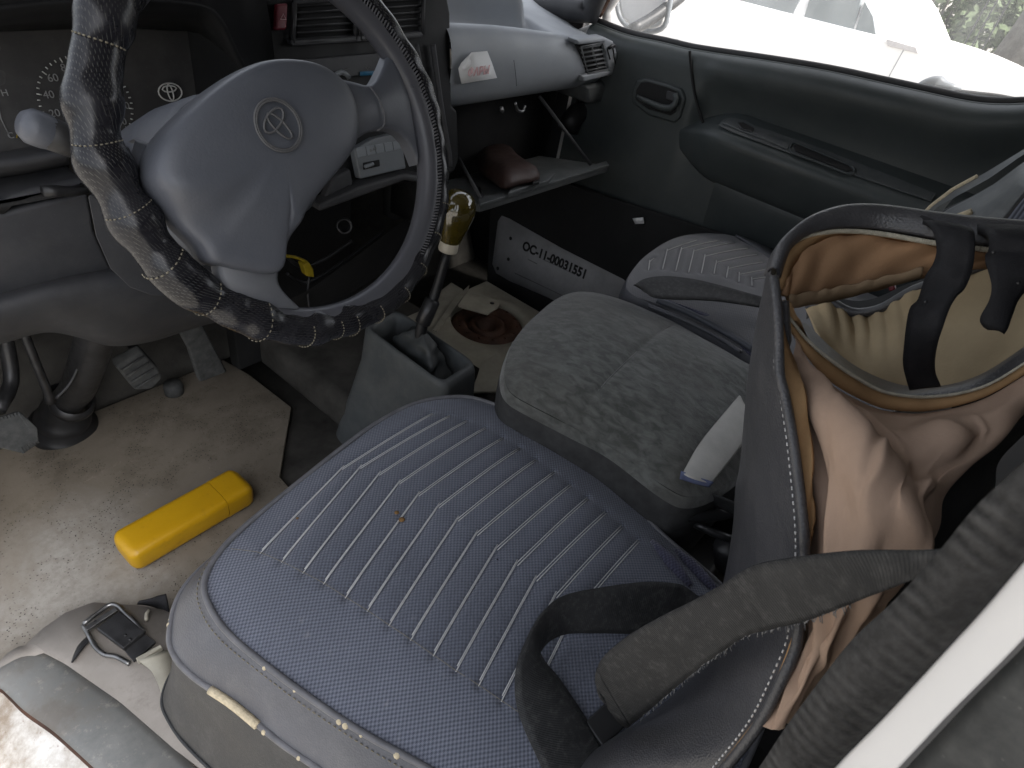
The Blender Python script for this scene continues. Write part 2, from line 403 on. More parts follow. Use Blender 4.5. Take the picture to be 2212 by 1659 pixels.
def tube(name, pts, rad, mat, parent=None, n=10, closed=False, smooth=True, caps=True, me_only=False, step=None):
    P = cr(pts, closed=closed, step=step or max(.004, min(.02, (rad if not hasattr(rad, '__len__') else max(rad))*1.5))) if smooth else np.array(pts, float)
    m = len(P); rr = np.interp(np.linspace(0, 1, m), np.linspace(0, 1, len(rad)), rad) if hasattr(rad, '__len__') else np.full(m, rad)
    T = np.gradient(P, axis=0) if not closed else (np.roll(P, -1, 0)-np.roll(P, 1, 0))
    T /= np.linalg.norm(T, axis=1)[:, None]+1e-12
    nrm = np.cross(T[0], [.3, .2, .93]); nrm /= np.linalg.norm(nrm)
    vs = []; uvs = []; L = np.r_[0, np.cumsum(np.linalg.norm(np.diff(P, axis=0), axis=1))]
    for i in range(m):
        nrm = nrm - T[i]*(nrm@T[i]); nrm /= np.linalg.norm(nrm)+1e-12; bn = np.cross(T[i], nrm)
        for k in range(n):
            a = 2*math.pi*k/n; vs.append(P[i]+rr[i]*(math.cos(a)*nrm+math.sin(a)*bn)); uvs.append((L[i], a*rr[i]))
    fs = [(j*n+k, j*n+(k+1) % n, ((j+1) % m)*n+(k+1) % n, ((j+1) % m)*n+k) for j in range(m if closed else m-1) for k in range(n)]
    if not closed and caps: fs += [tuple(range(n-1, -1, -1)), tuple(range((m-1)*n, m*n))]
    if me_only: return vs, fs, uvs
    return link(name, mesh(vs, fs, uvs), mat, parent)
def tubes(name, lists, rad, mat, parent=None, n=5, step=.012, **kw):
    """several threads of ONE seam in one mesh"""
    VS, FS = [], []
    for pts in lists:
        vs, fs, _ = tube('', pts, rad, mat, n=n, me_only=True, step=step, **kw); b = len(VS)
        VS += vs; FS += [tuple(i+b for i in f) for f in fs]
    return link(name, mesh(VS, FS), mat, parent)
def lathe(name, prof, mat, parent=None, org=(0, 0, 0), axis=(0, 0, 1), n=32):
    """prof: (radius, height) pairs about axis"""
    ax = V(axis).normalized(); e1 = ax.orthogonal().normalized(); e2 = ax.cross(e1); org = V(org)
    rows = [[org+ax*h+(e1*math.cos(2*math.pi*k/n)+e2*math.sin(2*math.pi*k/n))*max(r, 1e-5) for k in range(n)] for r, h in prof]
    return grid(name, rows, mat, parent, closed=True, uv=False)
def dome(name, outline, mat, parent, prof, nrm, n=72, cen=None, bottom=True):
    """outline shrunk towards its centre while rising along nrm; prof = (scale, height) pairs"""
    q = cr(outline, n, closed=True); c = np.array(cen, float) if cen is not None else q.mean(0); nn = np.array(nrm, float)
    rows = [c+(q-c)*s+nn*h for s, h in prof]
    return grid(name, rows, mat, parent, closed=True, uv=False)
def ribbon(name, e1, e2, mat, parent=None, n=60, m=6, thick=.0016, bow=0, nrm=(0, 0, 1), smooth=True):
    a = cr(e1, n) if smooth else lin(e1, n); b = cr(e2, n) if smooth else lin(e2, n); nn = np.array(nrm, float)
    rows = [a+(b-a)*t+nn*bow*math.sin(math.pi*t) for t in np.linspace(0, 1, m)]
    return grid(name, rows, mat, parent, thick=thick, off=0)
def text(name, body, size, org, xd, yd, mat, parent=None, bold=0, depth=.0003, align='LEFT'):
    cu = bpy.data.curves.new('t', 'FONT'); cu.body = body; cu.size = size; cu.extrude = depth; cu.offset = bold; cu.align_x = align; cu.align_y = 'BOTTOM_BASELINE' if False else 'BOTTOM'
    tmp = bpy.data.objects.new('t', cu); COL.objects.link(tmp)
    dg = bpy.context.evaluated_depsgraph_get(); dg.update()
    me = bpy.data.meshes.new_from_object(tmp.evaluated_get(dg)); bpy.data.objects.remove(tmp); bpy.data.curves.remove(cu)
    X = V(xd).normalized(); Y = V(yd); Y = (Y-X*Y.dot(X)).normalized(); Z = X.cross(Y)
    me.transform(Matrix(((X.x, Y.x, Z.x, org[0]), (X.y, Y.y, Z.y, org[1]), (X.z, Y.z, Z.z, org[2]), (0, 0, 0, 1))))
    me.materials.clear()
    return link(name, me, mat, parent, smooth=False)
def arr(*p): return [V(x) for x in p]

# ------------------------------------------------------------------ setting: cab floor, walls, roof, ground outside
G = link('ground', mesh([(-120, -120, -.62), (160, -120, -.62), (160, 160, -.62), (-120, 160, -.62)], [(0, 1, 2, 3)]), 'ground', smooth=False); G['kind'] = 'structure'
fl = box('floor', (0.0, -.5, -.06), (1.56, 1.32, 0), 'floor', b=0); fl['kind'] = 'structure'
tn = prism('floor_tunnel', arr((.66, .1, 0), (.66, .1, .10), (.66, 1.31, .10), (.66, 1.31, 0)), (.42, 0, 0), 'floor', b=.03); tn['kind'] = 'structure'
tb = prism('toe_board', arr((0, 1.22, -.05), (0, 1.24, .02), (0, 1.40, .36), (0, 1.40, .62), (0, 1.46, .62), (0, 1.46, -.05)), (1.56, 0, 0), 'floor', b=.02); tb['kind'] = 'structure'
cl = box('ceiling', (-.02, -.55, 1.36), (1.6, 1.02, 1.40), 'roof', b=.01); cl['kind'] = 'structure'
fw = box('wall', (-.02, 1.46, -.06), (1.58, 1.50, .86), 'void', b=0); fw['kind'] = 'structure'
for x in (-.04, 1.56):
    cw = box('wall', (x, 1.0, -.10), (x+.03, 1.46, .84), 'dash_dark', b=0); cw['kind'] = 'structure'
uw = box('wall', (1.565, -.55, -.30), (1.60, 1.02, .66), 'white_paint', b=0); uw['kind'] = 'structure'
lw = box('wall', (-.06, -.55, -.40), (-.03, 1.02, -.11), 'white_paint', b=0); lw['kind'] = 'structure'
rw = box('wall', (.0, -.55, .0), (.03, -.14, 1.36), 'dash_dark', b=0); rw['kind'] = 'structure'
kw = prism('wall', arr((-.02, 1.04, -.05), (-.02, 1.04, .30), (-.02, .98, .62), (-.02, .95, .86), (-.02, 1.46, .86), (-.02, 1.46, -.05)), (.05, 0, 0), 'dash_grey', b=.012); kw['kind'] = 'structure'
bw = box('wall', (0, -.55, -.06), (1.58, -.50, 1.36), 'void', b=0); bw['kind'] = 'structure'

# ------------------------------------------------------------------ floor covering and driver's sill
fm = prism('floor_mat', arr((-.03, 1.222, .004),(-.03, .795, .004),(-0.0382,0.7617,0.004),(-0.0047,0.77,0.004),(0.0627,0.7817,0.004),(0.1417,0.7234,0.004),(.30, .40, .004),(.46, .60, .004),(0.4793,0.8133,0.004),(0.5459,0.8898,0.004),(0.6216,0.9752,0.004),(0.6153,1.1334,0.004),(.60, 1.222, .004)), (0, 0, .008), 'mat', b=.002)
tag(fm, 'worn beige linoleum floor mat, scuffed pale near the sill, under the pedals', 'floor mat')
sv = thing('door_sill', 'grey brown vinyl door sill with rubber tread strip and rusty white edge, lower left corner', 'door sill', (0, .4, 0))
_t = (-0.0721,0.7401,0.03),(-0.0362,0.7457,0.03),(-0.018,0.7552,0.03),(-0.0035,0.7538,0.03),(0.0002,0.749,0.03),(0.027,0.7601,0.03),(0.0621,0.7646,0.03),(0.0984,0.755,0.03),(0.1394,0.7078,0.03),(0.1776,0.655,0.03)
_b = (-0.0996,0.705,0.03),(-0.0662,0.7246,0.03),(-0.0423,0.7285,0.03),(-0.0131,0.7281,0.03),(0.0147,0.721,0.03),(0.0281,0.6831,0.03),(0.0418,0.6285,0.03),(0.0552,0.5753,0.03),(0.0744,0.4629,0.03),(0.0936,0.3807,0.03)
grid('sill_vinyl', [lin(_t, 40), lin(_b, 40)], 'sill', sv, thick=.028, off=0)
_e = cr([(-0.0609,0.7386,0.032),(-0.0367,0.7427,0.032),(-0.0199,0.7536,0.032),(-0.0029,0.7538,0.032),(0.0008,0.7491,0.032),(0.0276,0.7601,0.032),(0.0627,0.7647,0.032)], 40)
tube('metal_edge', _e, .0035, 'metal', sv, n=8, smooth=False)
_s1 = cr([(-0.074,0.7288,0.036),(-0.0485,0.7384,0.036),(-0.0259,0.7369,0.036),(-0.0027,0.7353,0.036),(0.0152,0.7183,0.036),(0.0285,0.6805,0.036),(0.0422,0.6261,0.036),(0.0555,0.5732,0.036),(0.0653,0.517,0.036),(0.0746,0.4613,0.036),(0.086,0.3779,0.036)], 70)
_s2 = cr([(-0.0951,0.6968,0.036),(-0.0658,0.7204,0.036),(-0.046,0.713,0.036),(-0.0403,0.6894,0.036),(-0.0345,0.653,0.036),(-0.0211,0.6025,0.036),(-0.0125,0.5579,0.036),(-0.0057,0.5189,0.036),(0.0015,0.4771,0.036),(0.0083,0.4305,0.036),(0.015,0.3855,0.036)], 70)
grid('tread_strip', [_s1+(_s2-_s1)*t+np.array([0, 0, .006*math.sin(math.pi*t)]) for t in np.linspace(0, 1, 7)], 'strip', sv, thick=.006, off=-1)
tube('rusty_edge', _s2+np.array([0, 0, -.003]), .0042, 'rust', sv, n=8, smooth=False)
_s3 = _s2+np.array([-.11, -.02, -.05])
grid('painted_edge', [_s2+np.array([0, 0, -.004]), _s2+np.array([-.012, -.004, -.012]), _s3, _s3+np.array([-.05, 0, -.12])], 'sill_paint', sv, subd=1)
grid('seat_base_flange', [cr([(0.0994,0.6004,0.07),(0.1044,0.5705,0.07),(0.0978,0.5294,0.07),(0.0882,0.4865,0.07)], 20), cr([(0.1411,0.5911,0.06),(0.1301,0.5512,0.06),(0.1176,0.5154,0.06),(0.1003,0.478,0.06)], 20)], 'cream', sv, thick=.004)
box('bolt_block', (.085, .235, .03), (.115, .262, .055), 'rust', sv, .003)

bk = thing('belt_buckle', 'blackened steel buckle lying loose on the vinyl sill by the seat', 'buckle', ((0.1022,0.6826,0.04)))
prism('plate', arr((0.0811,0.697,0.05),(0.1179,0.7022,0.05),(0.1276,0.6441,0.05),(0.0933,0.6384,0.05)), (0, 0, .010), 'metal_dark', bk, .002)
tube('frame', [(0.0717,0.7189,0.056),(0.0905,0.7221,0.056),(0.1129,0.7247,0.056),(0.1205,0.7139,0.056),(0.1224,0.6928,0.056),(0.125,0.6692,0.056),(0.1259,0.6454,0.056)], .0036, 'metal', bk, n=8)
tube('frame', [(0.0714,0.7217,0.05),(0.0696,0.6978,0.05),(0.0677,0.6745,0.05),(0.0716,0.6541,0.05),(0.0797,0.6429,0.05),(0.0846,0.6307,0.05),(0.0894,0.6157,0.05)], .0036, 'metal', bk, n=8)
prism('crossbar', arr((0.0689,0.7111,0.053),(0.0706,0.703,0.053),(0.1166,0.7055,0.053),(0.1162,0.7137,0.053)), (0, 0, .006), 'metal', bk, .001)
prism('end_clip', arr((0.0989,0.6143,0.047),(0.1334,0.6095,0.047),(0.1331,0.6035,0.047),(0.098,0.607,0.047)), (0, 0, .010), 'cream', bk, .001)
prism('hinge_block', arr((0.0939,0.6407,0.046),(0.1271,0.6433,0.046),(0.1317,0.6216,0.046),(0.0949,0.6149,0.046)), (0, 0, .006), 'metal_dark', bk, .001)
lathe('rivet', [(0, .0015), (.0022, .001), (.0024, 0)], 'black', bk, org=V(((0.1051,0.6563,0.0605))), n=10)
lathe('rivet', [(0, .0015), (.0022, .001), (.0024, 0)], 'black', bk, org=V(((0.1066,0.6453,0.0605))), n=10)
grid('leather_tail', [cr([(0.0676,0.7036,0.045),(0.0537,0.6986,0.045),(0.043,0.6887,0.045),(0.0342,0.6783,0.045)], 14), cr([(0.0667,0.6912,0.05),(0.0563,0.687,0.05),(0.0461,0.681,0.05),(0.0345,0.6745,0.05)], 14)], 'black', bk, thick=.002)
ts = thing('torn_strap', 'scrap of torn black strap sticking up beside the seat front corner', 'strap scrap', ((0.1661,0.6838,0.03)))
grid('scrap', [cr([(0.1437,0.7079,0.04),(0.1528,0.6967,0.04),(0.1614,0.6813,0.04),(0.1701,0.6577,0.04)], 14), cr([(0.1421,0.6846,0.075),(0.1564,0.6773,0.075),(0.1661,0.6748,0.075),(0.1764,0.6705,0.075)], 14)], 'strap', ts, thick=.003)
tube('wire_clip', [(0.1504,0.6792,0.05),(0.1444,0.676,0.05),(0.1391,0.6655,0.05)], .003, 'cream', ts, n=6)

# yellow case on the floor
yc = thing('yellow_case', 'yellow plastic case with rounded ends lying on the floor mat', 'case', ((0.2893,0.8379,0.012)))
_a, _b = V(((0.1847,0.8176,0.045))), V(((0.3905,0.8197,0.045)))
_d = (_b-_a).normalized(); _s = V((-_d.y, _d.x, 0)); _L = (_b-_a).length
def sbox(name, org, d, s, L0, L1, hw, hh, r, mat, parent, r0=1, r1=1, nn=40):
    """bar of rounded-rectangle section whose ends are rounded off"""
    rows = []
    def sec(x, k, g=1):
        out = []
        for i in range(nn):
            a = 2*math.pi*i/nn; c, q = math.cos(a), math.sin(a); p = .42
            out.append(org+d*x+s*(math.copysign(abs(c)**p, c)*(hw-(1-k)*r)*g)+V((0, 0, 1))*(math.copysign(abs(q)**p, q)*(hh-(1-k)*r)*g))
        return out
    if r0: rows += [sec(L0, 0, .02), sec(L0, 0, .6)]+[sec(L0+r*(1-math.cos(t)), math.sin(t)) for t in np.linspace(0, math.pi/2, 7)]
    else: rows += [sec(L0, 1, .02), sec(L0, 1)]
    if r1: rows += [sec(L1-r*(1-math.cos(t)), math.sin(t)) for t in np.linspace(math.pi/2, 0, 7)]+[sec(L1, 0, .6), sec(L1, 0, .02)]
    else: rows += [sec(L1, 1), sec(L1, 1, .02)]
    o = grid(name, rows, mat, parent, closed=True, uv=False)
    o.modifiers.new('e', 'EDGE_SPLIT').split_angle = R(50)
    return o
_o = V((_a.x, _a.y, .012+.026))
sbox('body', _o, _d, _s, -.012, _L*.80, .037, .026, .016, 'yellow', yc, 1, 0)
sbox('cap', _o, _d, _s, _L*.80+.0008, _L+.018, .0376, .0266, .018, 'yellow', yc, 0, 1)

# ------------------------------------------------------------------ pedals and steering shaft
cp = thing('clutch_pedal', 'grey ribbed clutch pedal at the left edge, beside the steering shaft boot', 'pedal', ((0.131,1,0.2264)))
_cp = [V(p) for p in ((0.1194,1.03,0.2376),(0.1543,1.03,0.2344),(0.1618,1,0.2124),(0.1566,1,0.183),(0.1267,0.98,0.191),(0.0984,0.98,0.2261))]
_n = ((_cp[1]-_cp[0]).cross(_cp[3]-_cp[1])).normalized(); _n = -_n if _n.y > 0 else _n
prism('pad', _cp, -_n*.022, 'hood_rubber', cp, .005)
for k in range(7):
    a = _cp[0].lerp(_cp[1], .1+.13*k); b = _cp[4].lerp(_cp[3], .05+.14*k)
    tube('rib', [a+_n*.001, (a+b)/2+_n*.001, b+_n*.001], .0022, 'hood_rubber', cp, n=6, smooth=False)
tube('arm', [_cp[0]+V((.01, .02, 0)), V(((0.1707,1.1,0.2486))), V(((0.1923,1.12,0.3439)))], .012, 'metal_dark', cp)
bp = thing('brake_pedal', 'dark brake pedal pad hanging right of the steering shaft', 'pedal', ((0.3674,1.1,0.1708)))
prism('pad', arr((0.3229,1.08,0.2113),(0.3767,1.08,0.2227),(0.3979,1.08,0.1682),(0.4002,1.08,0.1451),(0.3764,1.08,0.1281),(0.3444,1.08,0.1417)), (0, .02, .012), 'hood_rubber', bp, .006)
for k in range(4): tube('rib', [V(((0.3299,1.077,0.204))).lerp(V(((0.3505,1.077,0.144))), k/3.5)+V((0, -.002, 0)), V(((0.3744,1.077,0.2188))).lerp(V(((0.3946,1.077,0.1537))), k/3.5)+V((0, -.002, 0))], .0022, 'hood_rubber', bp, n=6, smooth=False)
tube('arm', [V(((0.3695,1.1,0.1815))), V(((0.3849,1.15,0.2024))), V(((0.4024,1.2,0.2354)))], .010, 'metal_dark', bp)
lathe('stop_rubber', [(0, .012), (.018, .010), (.021, 0), (.020, -.02), (0, -.021)], 'hood_rubber', bp, org=V(((0.4542,1.1789,0.03))), n=20)
ap = thing('accelerator_pedal', 'long grey accelerator pedal plate hanging under the steering wheel', 'pedal', ((0.4986,1.1,0.1439)))
prism('pad', arr((0.4421,1.08,0.2744),(0.4934,1.08,0.265),(0.5131,1.08,0.1803),(0.5357,1.08,0.0927),(0.4714,1.08,0.0954),(0.4631,1.08,0.1849)), (0, .016, .008), 'hood_rubber', ap, .005)
tube('arm', [V(((0.4882,1.1,0.2098))), V(((0.5433,1.2,0.1672))), V(((0.5929,1.3,0.1584)))], .007, 'metal_dark', ap)
ss = thing('steering_shaft', 'dark steering shaft standing in a round rubber boot on the floor', 'steering shaft', ((0.2391,1.2184,0.01)))
_b0 = V(((0.2358,1.2093,0.012))); _b1 = V(((0.2865,1.02,0.3276))); _ax = (_b1-_b0).normalized()
lathe('boot', [(.058, -.01), (.064, .006), (.060, .018), (.047, .026), (.050, .038), (.044, .05), (.036, .058), (.038, .075), (.031, .09), (.029, .12)], 'black', ss, org=_b0, axis=_ax.lerp(V((0, 0, 1)), .4))
tube('column_tube', [_b0+V((0, 0, .05)), _b0.lerp(_b1, .5), _b1, _b1+_ax*.12], .030, 'metal_dark', ss, n=18)
lathe('joint_ring', [(.031, 0), (.038, .004), (.038, .02), (.031, .025)], 'metal_dark', ss, org=_b0.lerp(_b1, .3), axis=_ax)
tube('return_rod', [(0.2013,1.05,0.2126),(0.2025,1.05,0.2439),(0.2023,1.05,0.2948),(0.2021,1.05,0.3427),(0.2026,1.05,0.3789)], .007, 'metal_dark', ss)
tube('cable', [(0.2776,1.04,0.3149),(0.2567,1.04,0.2744),(0.2344,1.04,0.244),(0.2093,1.04,0.2257)], .0035, 'black', ss, n=8)

# ------------------------------------------------------------------ steering wheel
WC = V((.381, .553, .802)); WT = R(27.56)
WN = V((0, -math.cos(WT), math.sin(WT))); W1 = V((1, 0, 0)); W2 = V((0, math.sin(WT), math.cos(WT)))
sw = thing('steering_wheel', 'grey two spoke steering wheel wrapped in a black perforated stitched cover', 'steering wheel', WC)
def wp(r, a, h=0): return WC+W1*(r*math.cos(a))+W2*(r*math.sin(a))+WN*h
N = 288
rows = []
for k in range(17):
    ph = 2*math.pi*k/16
    rows.append([wp(.1755+.0135*math.cos(ph), 2*math.pi*i/N, .0145*math.sin(ph)) for i in range(N+1)])
grid('rim', rows, 'rim', sw)
# cover: a loose sleeve, lumpy on the left where it has slipped inwards
def lump(a):
    left = .5-.5*math.cos(a-R(-8))                       # 0 on the right, 1 on the left
    w = math.sin(a*19+1.1*math.sin(a*4))*.5+.5
    return left, w
crr = []
for k in range(25):
    ph = -2.05+4.1*k/24 if False else 2*math.pi*k/24
    row = []
    for i in range(N*2+1):
        a = 2*math.pi*i/(N*2); left, w = lump(a)
        mr = .1875-.0085*left+.0015*math.sin(a*9)
        rr = .0152+.0040*left+.0036*left*(w-.45)+.0007*math.sin(a*31+2*math.sin(3*a))
        wr = .0003*math.sin(a*60+ph*2)*max(0, math.sin(a*11+1))*left
        row.append(wp(mr+(rr+wr)*math.cos(ph)*1.05, a, (rr+wr)*math.sin(ph)+.001))
    crr.append(row)
cv = grid('cover', crr, 'perf', sw)
# seams round the cover: threads and pleats
for j, a in enumerate([R(x) for x in (146, 171, 188, 204, 219, 236, 251, 262, 268, 279, 292, 304, 318, 330)]):
    left, w = lump(a); mr = .1875-.0085*left+.0015*math.sin(a*9); rr = .0164+.0040*left+.0036*left*(w-.45)+.0007*math.sin(a*31+2*math.sin(3*a))
    pts = [wp(mr+rr*math.cos(p)*1.05, a+.02*math.sin(p*1.5), rr*math.sin(p)+.001) for p in np.linspace(-.5 if a > R(200) else .2, 2.4 if a < R(250) else 1.7, 24)]
    tubes('cover_stitch', [[pts[q], pts[q+1]] for q in range(0, 23, 2)], .00055 if j % 3 else .00075, 'thread_tan', sw, step=.003, n=4)
# chain of lacing where cover meets bare rim on the right
lace = []
for i in range(96):
    a = R(-52)+R(112)*i/95
    left, w = lump(a); mr = .1875-.0085*left; rr = .0158+.0040*left
    lace.append([wp(mr-rr*.62, a, rr*.86), wp(mr-rr*.30, a+.010, rr*1.05)])
tubes('lacing', lace, .0009, 'piping', sw, n=4, smooth=False)['kind'] = 'stuff'
# hub pad
_ho = [(0.2247,0.5382,0.8125),(0.2352,0.545,0.8255),(0.2545,0.5518,0.8387),(0.2852,0.5601,0.8545),(0.3168,0.5669,0.8676),(0.3428,0.5709,0.8752),(0.3654,0.5723,0.8779),(0.39,0.5717,0.8766),(0.4109,0.5694,0.8723),(0.4279,0.5651,0.8641),(0.44,0.5586,0.8516),(0.4428,0.5495,0.8342),(0.4384,0.5402,0.8164),(0.4263,0.5319,0.8005),(0.405,0.5248,0.7869),(0.3815,0.5186,0.775),(0.3601,0.5129,0.764),(0.3396,0.5064,0.7517),(0.3212,0.497,0.7337),(0.3062,0.4865,0.7134),(0.2714,0.4922,0.7244),(0.2556,0.4965,0.7327),(0.2461,0.499,0.7374),(0.2429,0.5064,0.7516),(0.2341,0.5146,0.7674),(0.227,0.5249,0.7871),(0.2223,0.5328,0.8022)]
_hc = np.array(WC)+np.array(WN)*.018
hp = dome('hub_pad', _ho, 'hub', sw, [(.97, -.035), (1.0, -.028), (1.006, -.01), (1.004, .0), (.998, .010), (.982, .0175), (.955, .0225), (.91, .0258), (.84, .0282), (.7, .0305), (.5, .0325), (.25, .034), (.12, .0342), (.01, .0343)], WN, n=120, cen=V(((0.3354,0.5366,0.8094))))
_p1, _p2, _p3 = (V(p) for p in ((0.213,0.5134,0.8126),(0.2687,0.5044,0.7954),(0.3409,0.4856,0.7592)))
def w2d(p): d = V(p)-WC; return np.array([d.dot(W1), d.dot(W2)])
_q1, _q2, _q3 = w2d(_p1), w2d(_p2), w2d(_p3)
for v in hp.data.vertices:
    q = w2d(v.co); yl = np.interp(q[0], [_q1[0], _q2[0], _q3[0]], [_q1[1], _q2[1], _q3[1]])
    t = min(1, max(0, (yl-q[1])/.028)); t = t*t*(3-2*t)
    h = (v.co-WC).dot(WN)
    if h > .02: v.co -= WN*((h-.02)*.62*t)
    v.co += WN*(.004*math.exp(-((yl-q[1])/.008)**2) if h > .035 else 0)
_bm = bmesh.new(); _bm.from_mesh(hp.data); bmesh.ops.holes_fill(_bm, edges=[e for e in _bm.edges if e.is_boundary and (e.verts[0].co-WC).dot(WN) > .02], sides=0); _bm.to_mesh(hp.data); _bm.free()
_sm = hp.modifiers.new('sm', 'SMOOTH'); _sm.factor = .5; _sm.iterations = 4
# emblem: ring and three interlocked ovals, raised on the pad
em = []
EC = V(((0.3354,0.5159,0.8411))); _er = (V(((0.3578,0.5146,0.8387)))-EC).length
def oval(cx, cy, a, b): return [EC+E1_*(cx+a*math.cos(t))+E2_*(cy+b*math.sin(t)) for t in np.linspace(0, 2*math.pi, 33)[:-1]]
EC += WN*.0035; E1_ = W1*math.cos(R(36))+W2*math.sin(R(36)); E2_ = W2*math.cos(R(36))-W1*math.sin(R(36))
tubes('emblem', [oval(0, 0, _er, _er), oval(0, 0, _er*.93, _er*.93), oval(0, _er*.25, _er*.62, _er*.28), oval(0, -.05*_er, _er*.24, _er*.62)], .0011, 'emblem', sw, n=6, closed=True, step=.003)
# spokes
def spoke(name, a, b, mat='hub', th=.016):
    n = 14; A = cr(a, n); B = cr(b, n); nn = np.array(WN)
    rows = [A-nn*th, A-nn*.003, A+nn*0, A+(B-A)*.08+nn*.004, A+(B-A)*.5+nn*.006, A+(B-A)*.92+nn*.004, B+nn*0, B-nn*.003, B-nn*th]
    return grid(name, rows, mat, sw, uv=False)
spoke('spoke', [(0.4221,0.5685,0.8662),(0.4396,0.5655,0.8605),(0.4607,0.5649,0.855),(0.4848,0.5642,0.8495),(0.5031,0.5721,0.8559),(0.5271,0.585,0.872),(0.546,0.5964,0.8874)], [(0.3825,0.52,0.7733),(0.407,0.5287,0.7901),(0.4277,0.5337,0.7997),(0.4508,0.54,0.8074),(0.4762,0.5435,0.8098),(0.5035,0.545,0.8062),(0.5232,0.542,0.7918),(0.5331,0.5325,0.7648)])
spoke('spoke', [(0.2577,0.5059,0.7334),(0.2546,0.5002,0.7225),(0.2557,0.4939,0.7104),(0.2654,0.4893,0.6885)], [(0.3152,0.4964,0.7152),(0.3077,0.49,0.7028),(0.3091,0.484,0.6914),(0.3244,0.4783,0.6674)], 'spoke')
spoke('spoke', [(0.214,0.5467,0.7684),(0.2161,0.5557,0.7856),(0.2138,0.5631,0.7997)], [(0.2537,0.569,0.8111),(0.2452,0.5732,0.8191),(0.2356,0.5756,0.8236)])
# rim lug joining right spoke
tube('spoke_seam', [(0.4791,0.5576,0.8509),(0.4859,0.5515,0.8392),(0.4876,0.5435,0.8239),(0.4826,0.5389,0.815),(0.4735,0.5374,0.8121)], .0009, 'piping', sw, n=6)

# ------------------------------------------------------------------ steering column
scm = thing('steering_column', 'grey steering column shroud with stalks behind the wheel', 'steering column', (.38, .70, .74))
A = -WN
def colring(h, hw, up, dn, k=48, dx=0):
    c = WC+A*h+V((dx, 0, 0)); out = []
    for i in range(k):
        t = 2*math.pi*i/k; x, y = math.cos(t), math.sin(t); p = .55
        out.append(c+W1*math.copysign(abs(x)**p, x)*hw+W2*math.copysign(abs(y)**p, y)*(up if y > 0 else dn))
    return out
grid('upper_shroud', [colring(.035, .04, .03, .04, dx=-.028), colring(.036, .066, .058, .06, dx=-.028), colring(.05, .073, .066, .068, dx=-.028), colring(.12, .076, .070, .08, dx=-.027), colring(.20, .074, .068, .10, dx=-.026), colring(.30, .07, .06, .11, dx=-.025)], 'hub', scm, closed=True, uv=False)
prism('lower_shroud', arr((0.2483,0.76,0.6957),(0.2528,0.76,0.6985),(0.2722,0.76,0.6647),(0.2962,0.76,0.5955),(0.3342,0.76,0.5333),(0.293,0.76,0.5483),(0.2681,0.76,0.5698),(0.2511,0.76,0.6032),(0.2454,0.76,0.648)), (.16, .10, -.05), 'dash_grey', scm, .012)
tube('indicator_stalk', [(.37, .72, .715), (.30, .712, .742), (.258, .706, .762), (.226, .70, .782), (.206, .695, .795)], [.007, .0075, .012, .0155, .0155], 'black', scm, n=18)
lathe('stalk_knob', [(.0158, 0), (.0165, .004), (.0162, .016), (.012, .022), (0, .024)], 'hub', scm, org=V((.210, .697, .7925)), axis=V((-.78, -.1, .48)), n=24)
prism('stalk_collar', arr((0.2039,0.705,0.7986),(0.209,0.705,0.8005),(0.2273,0.705,0.7886),(0.226,0.705,0.7771),(0.2057,0.705,0.7854)), (.006, .02, -.004), 'hub', scm, .004)

# ------------------------------------------------------------------ dashboard
db = thing('dashboard', 'dark grey dashboard with instrument cluster, centre stack and pale passenger pad', 'dashboard', (.75, 1.0, .7))
# instrument binnacle
prism('cluster_lens', arr((0.2317,1.0156,0.8023),(0.3168,1.0156,0.8022),(0.4218,1.0153,0.8009),(0.5211,1.0139,0.7953),(0.5419,1.0102,0.7806),(0.5559,1.0042,0.7568),(0.5694,0.9941,0.7166),(0.5654,0.9756,0.6427),(0.402,0.9763,0.6454),(0.3156,0.9812,0.665),(0.1771,0.9816,0.6667)), (0, .02, -.005), 'lens', db, .002)
grid('cluster_hood', [cr([(0.1865,0.86,0.8549),(0.2843,0.86,0.8669),(0.3696,0.86,0.8718),(0.462,0.86,0.8655),(0.4902,0.86,0.8467),(0.5031,0.86,0.8191),(0.5196,0.86,0.7836),(0.5344,0.86,0.7518)], 50), cr([(0.1991,0.93,0.8314),(0.3036,0.93,0.8381),(0.3959,0.93,0.8402),(0.4891,0.93,0.8329),(0.5153,0.93,0.8119),(0.5324,0.93,0.7825),(0.5499,0.93,0.7432),(0.5656,0.93,0.7011)], 50), cr([(0.2108,0.995,0.8097),(0.3215,0.995,0.8111),(0.4205,0.995,0.8113),(0.5143,0.995,0.8048),(0.5386,0.995,0.7882),(0.5556,0.995,0.7619),(0.5752,0.995,0.7201),(0.5859,0.995,0.6714)], 50)], 'dash_dark', db, thick=.006)
grid('cluster_top', [cr([(0.1865,0.86,0.8549),(0.2843,0.86,0.8669),(0.3696,0.86,0.8718),(0.462,0.86,0.8655),(0.4902,0.86,0.8467),(0.5031,0.86,0.8191),(0.5196,0.86,0.7836),(0.5344,0.86,0.7518)], 50), cr([(.15, .84, .93), (.25, .84, .945), (.36, .84, .95), (.45, .84, .945), (.52, .84, .93), (.535, .84, .90), (.545, .84, .86), (.55, .84, .80)], 50), cr([(.10, 1.2, .97), (.25, 1.2, .975), (.36, 1.2, .975), (.45, 1.2, .975), (.53, 1.2, .965), (.55, 1.2, .92), (.56, 1.2, .87), (.565, 1.2, .80)], 50)], 'dash_dark', db)
KN = V((0, -.97, .243)).normalized(); KX = V((1, 0, 0)); KY = KX.cross(KN); KY = -KY if KY.z < 0 else KY
sc = V(((0.3546,0.9899,0.7162))); sr = (V(((0.4123,0.9886,0.7108)))-sc).length
ticks = []
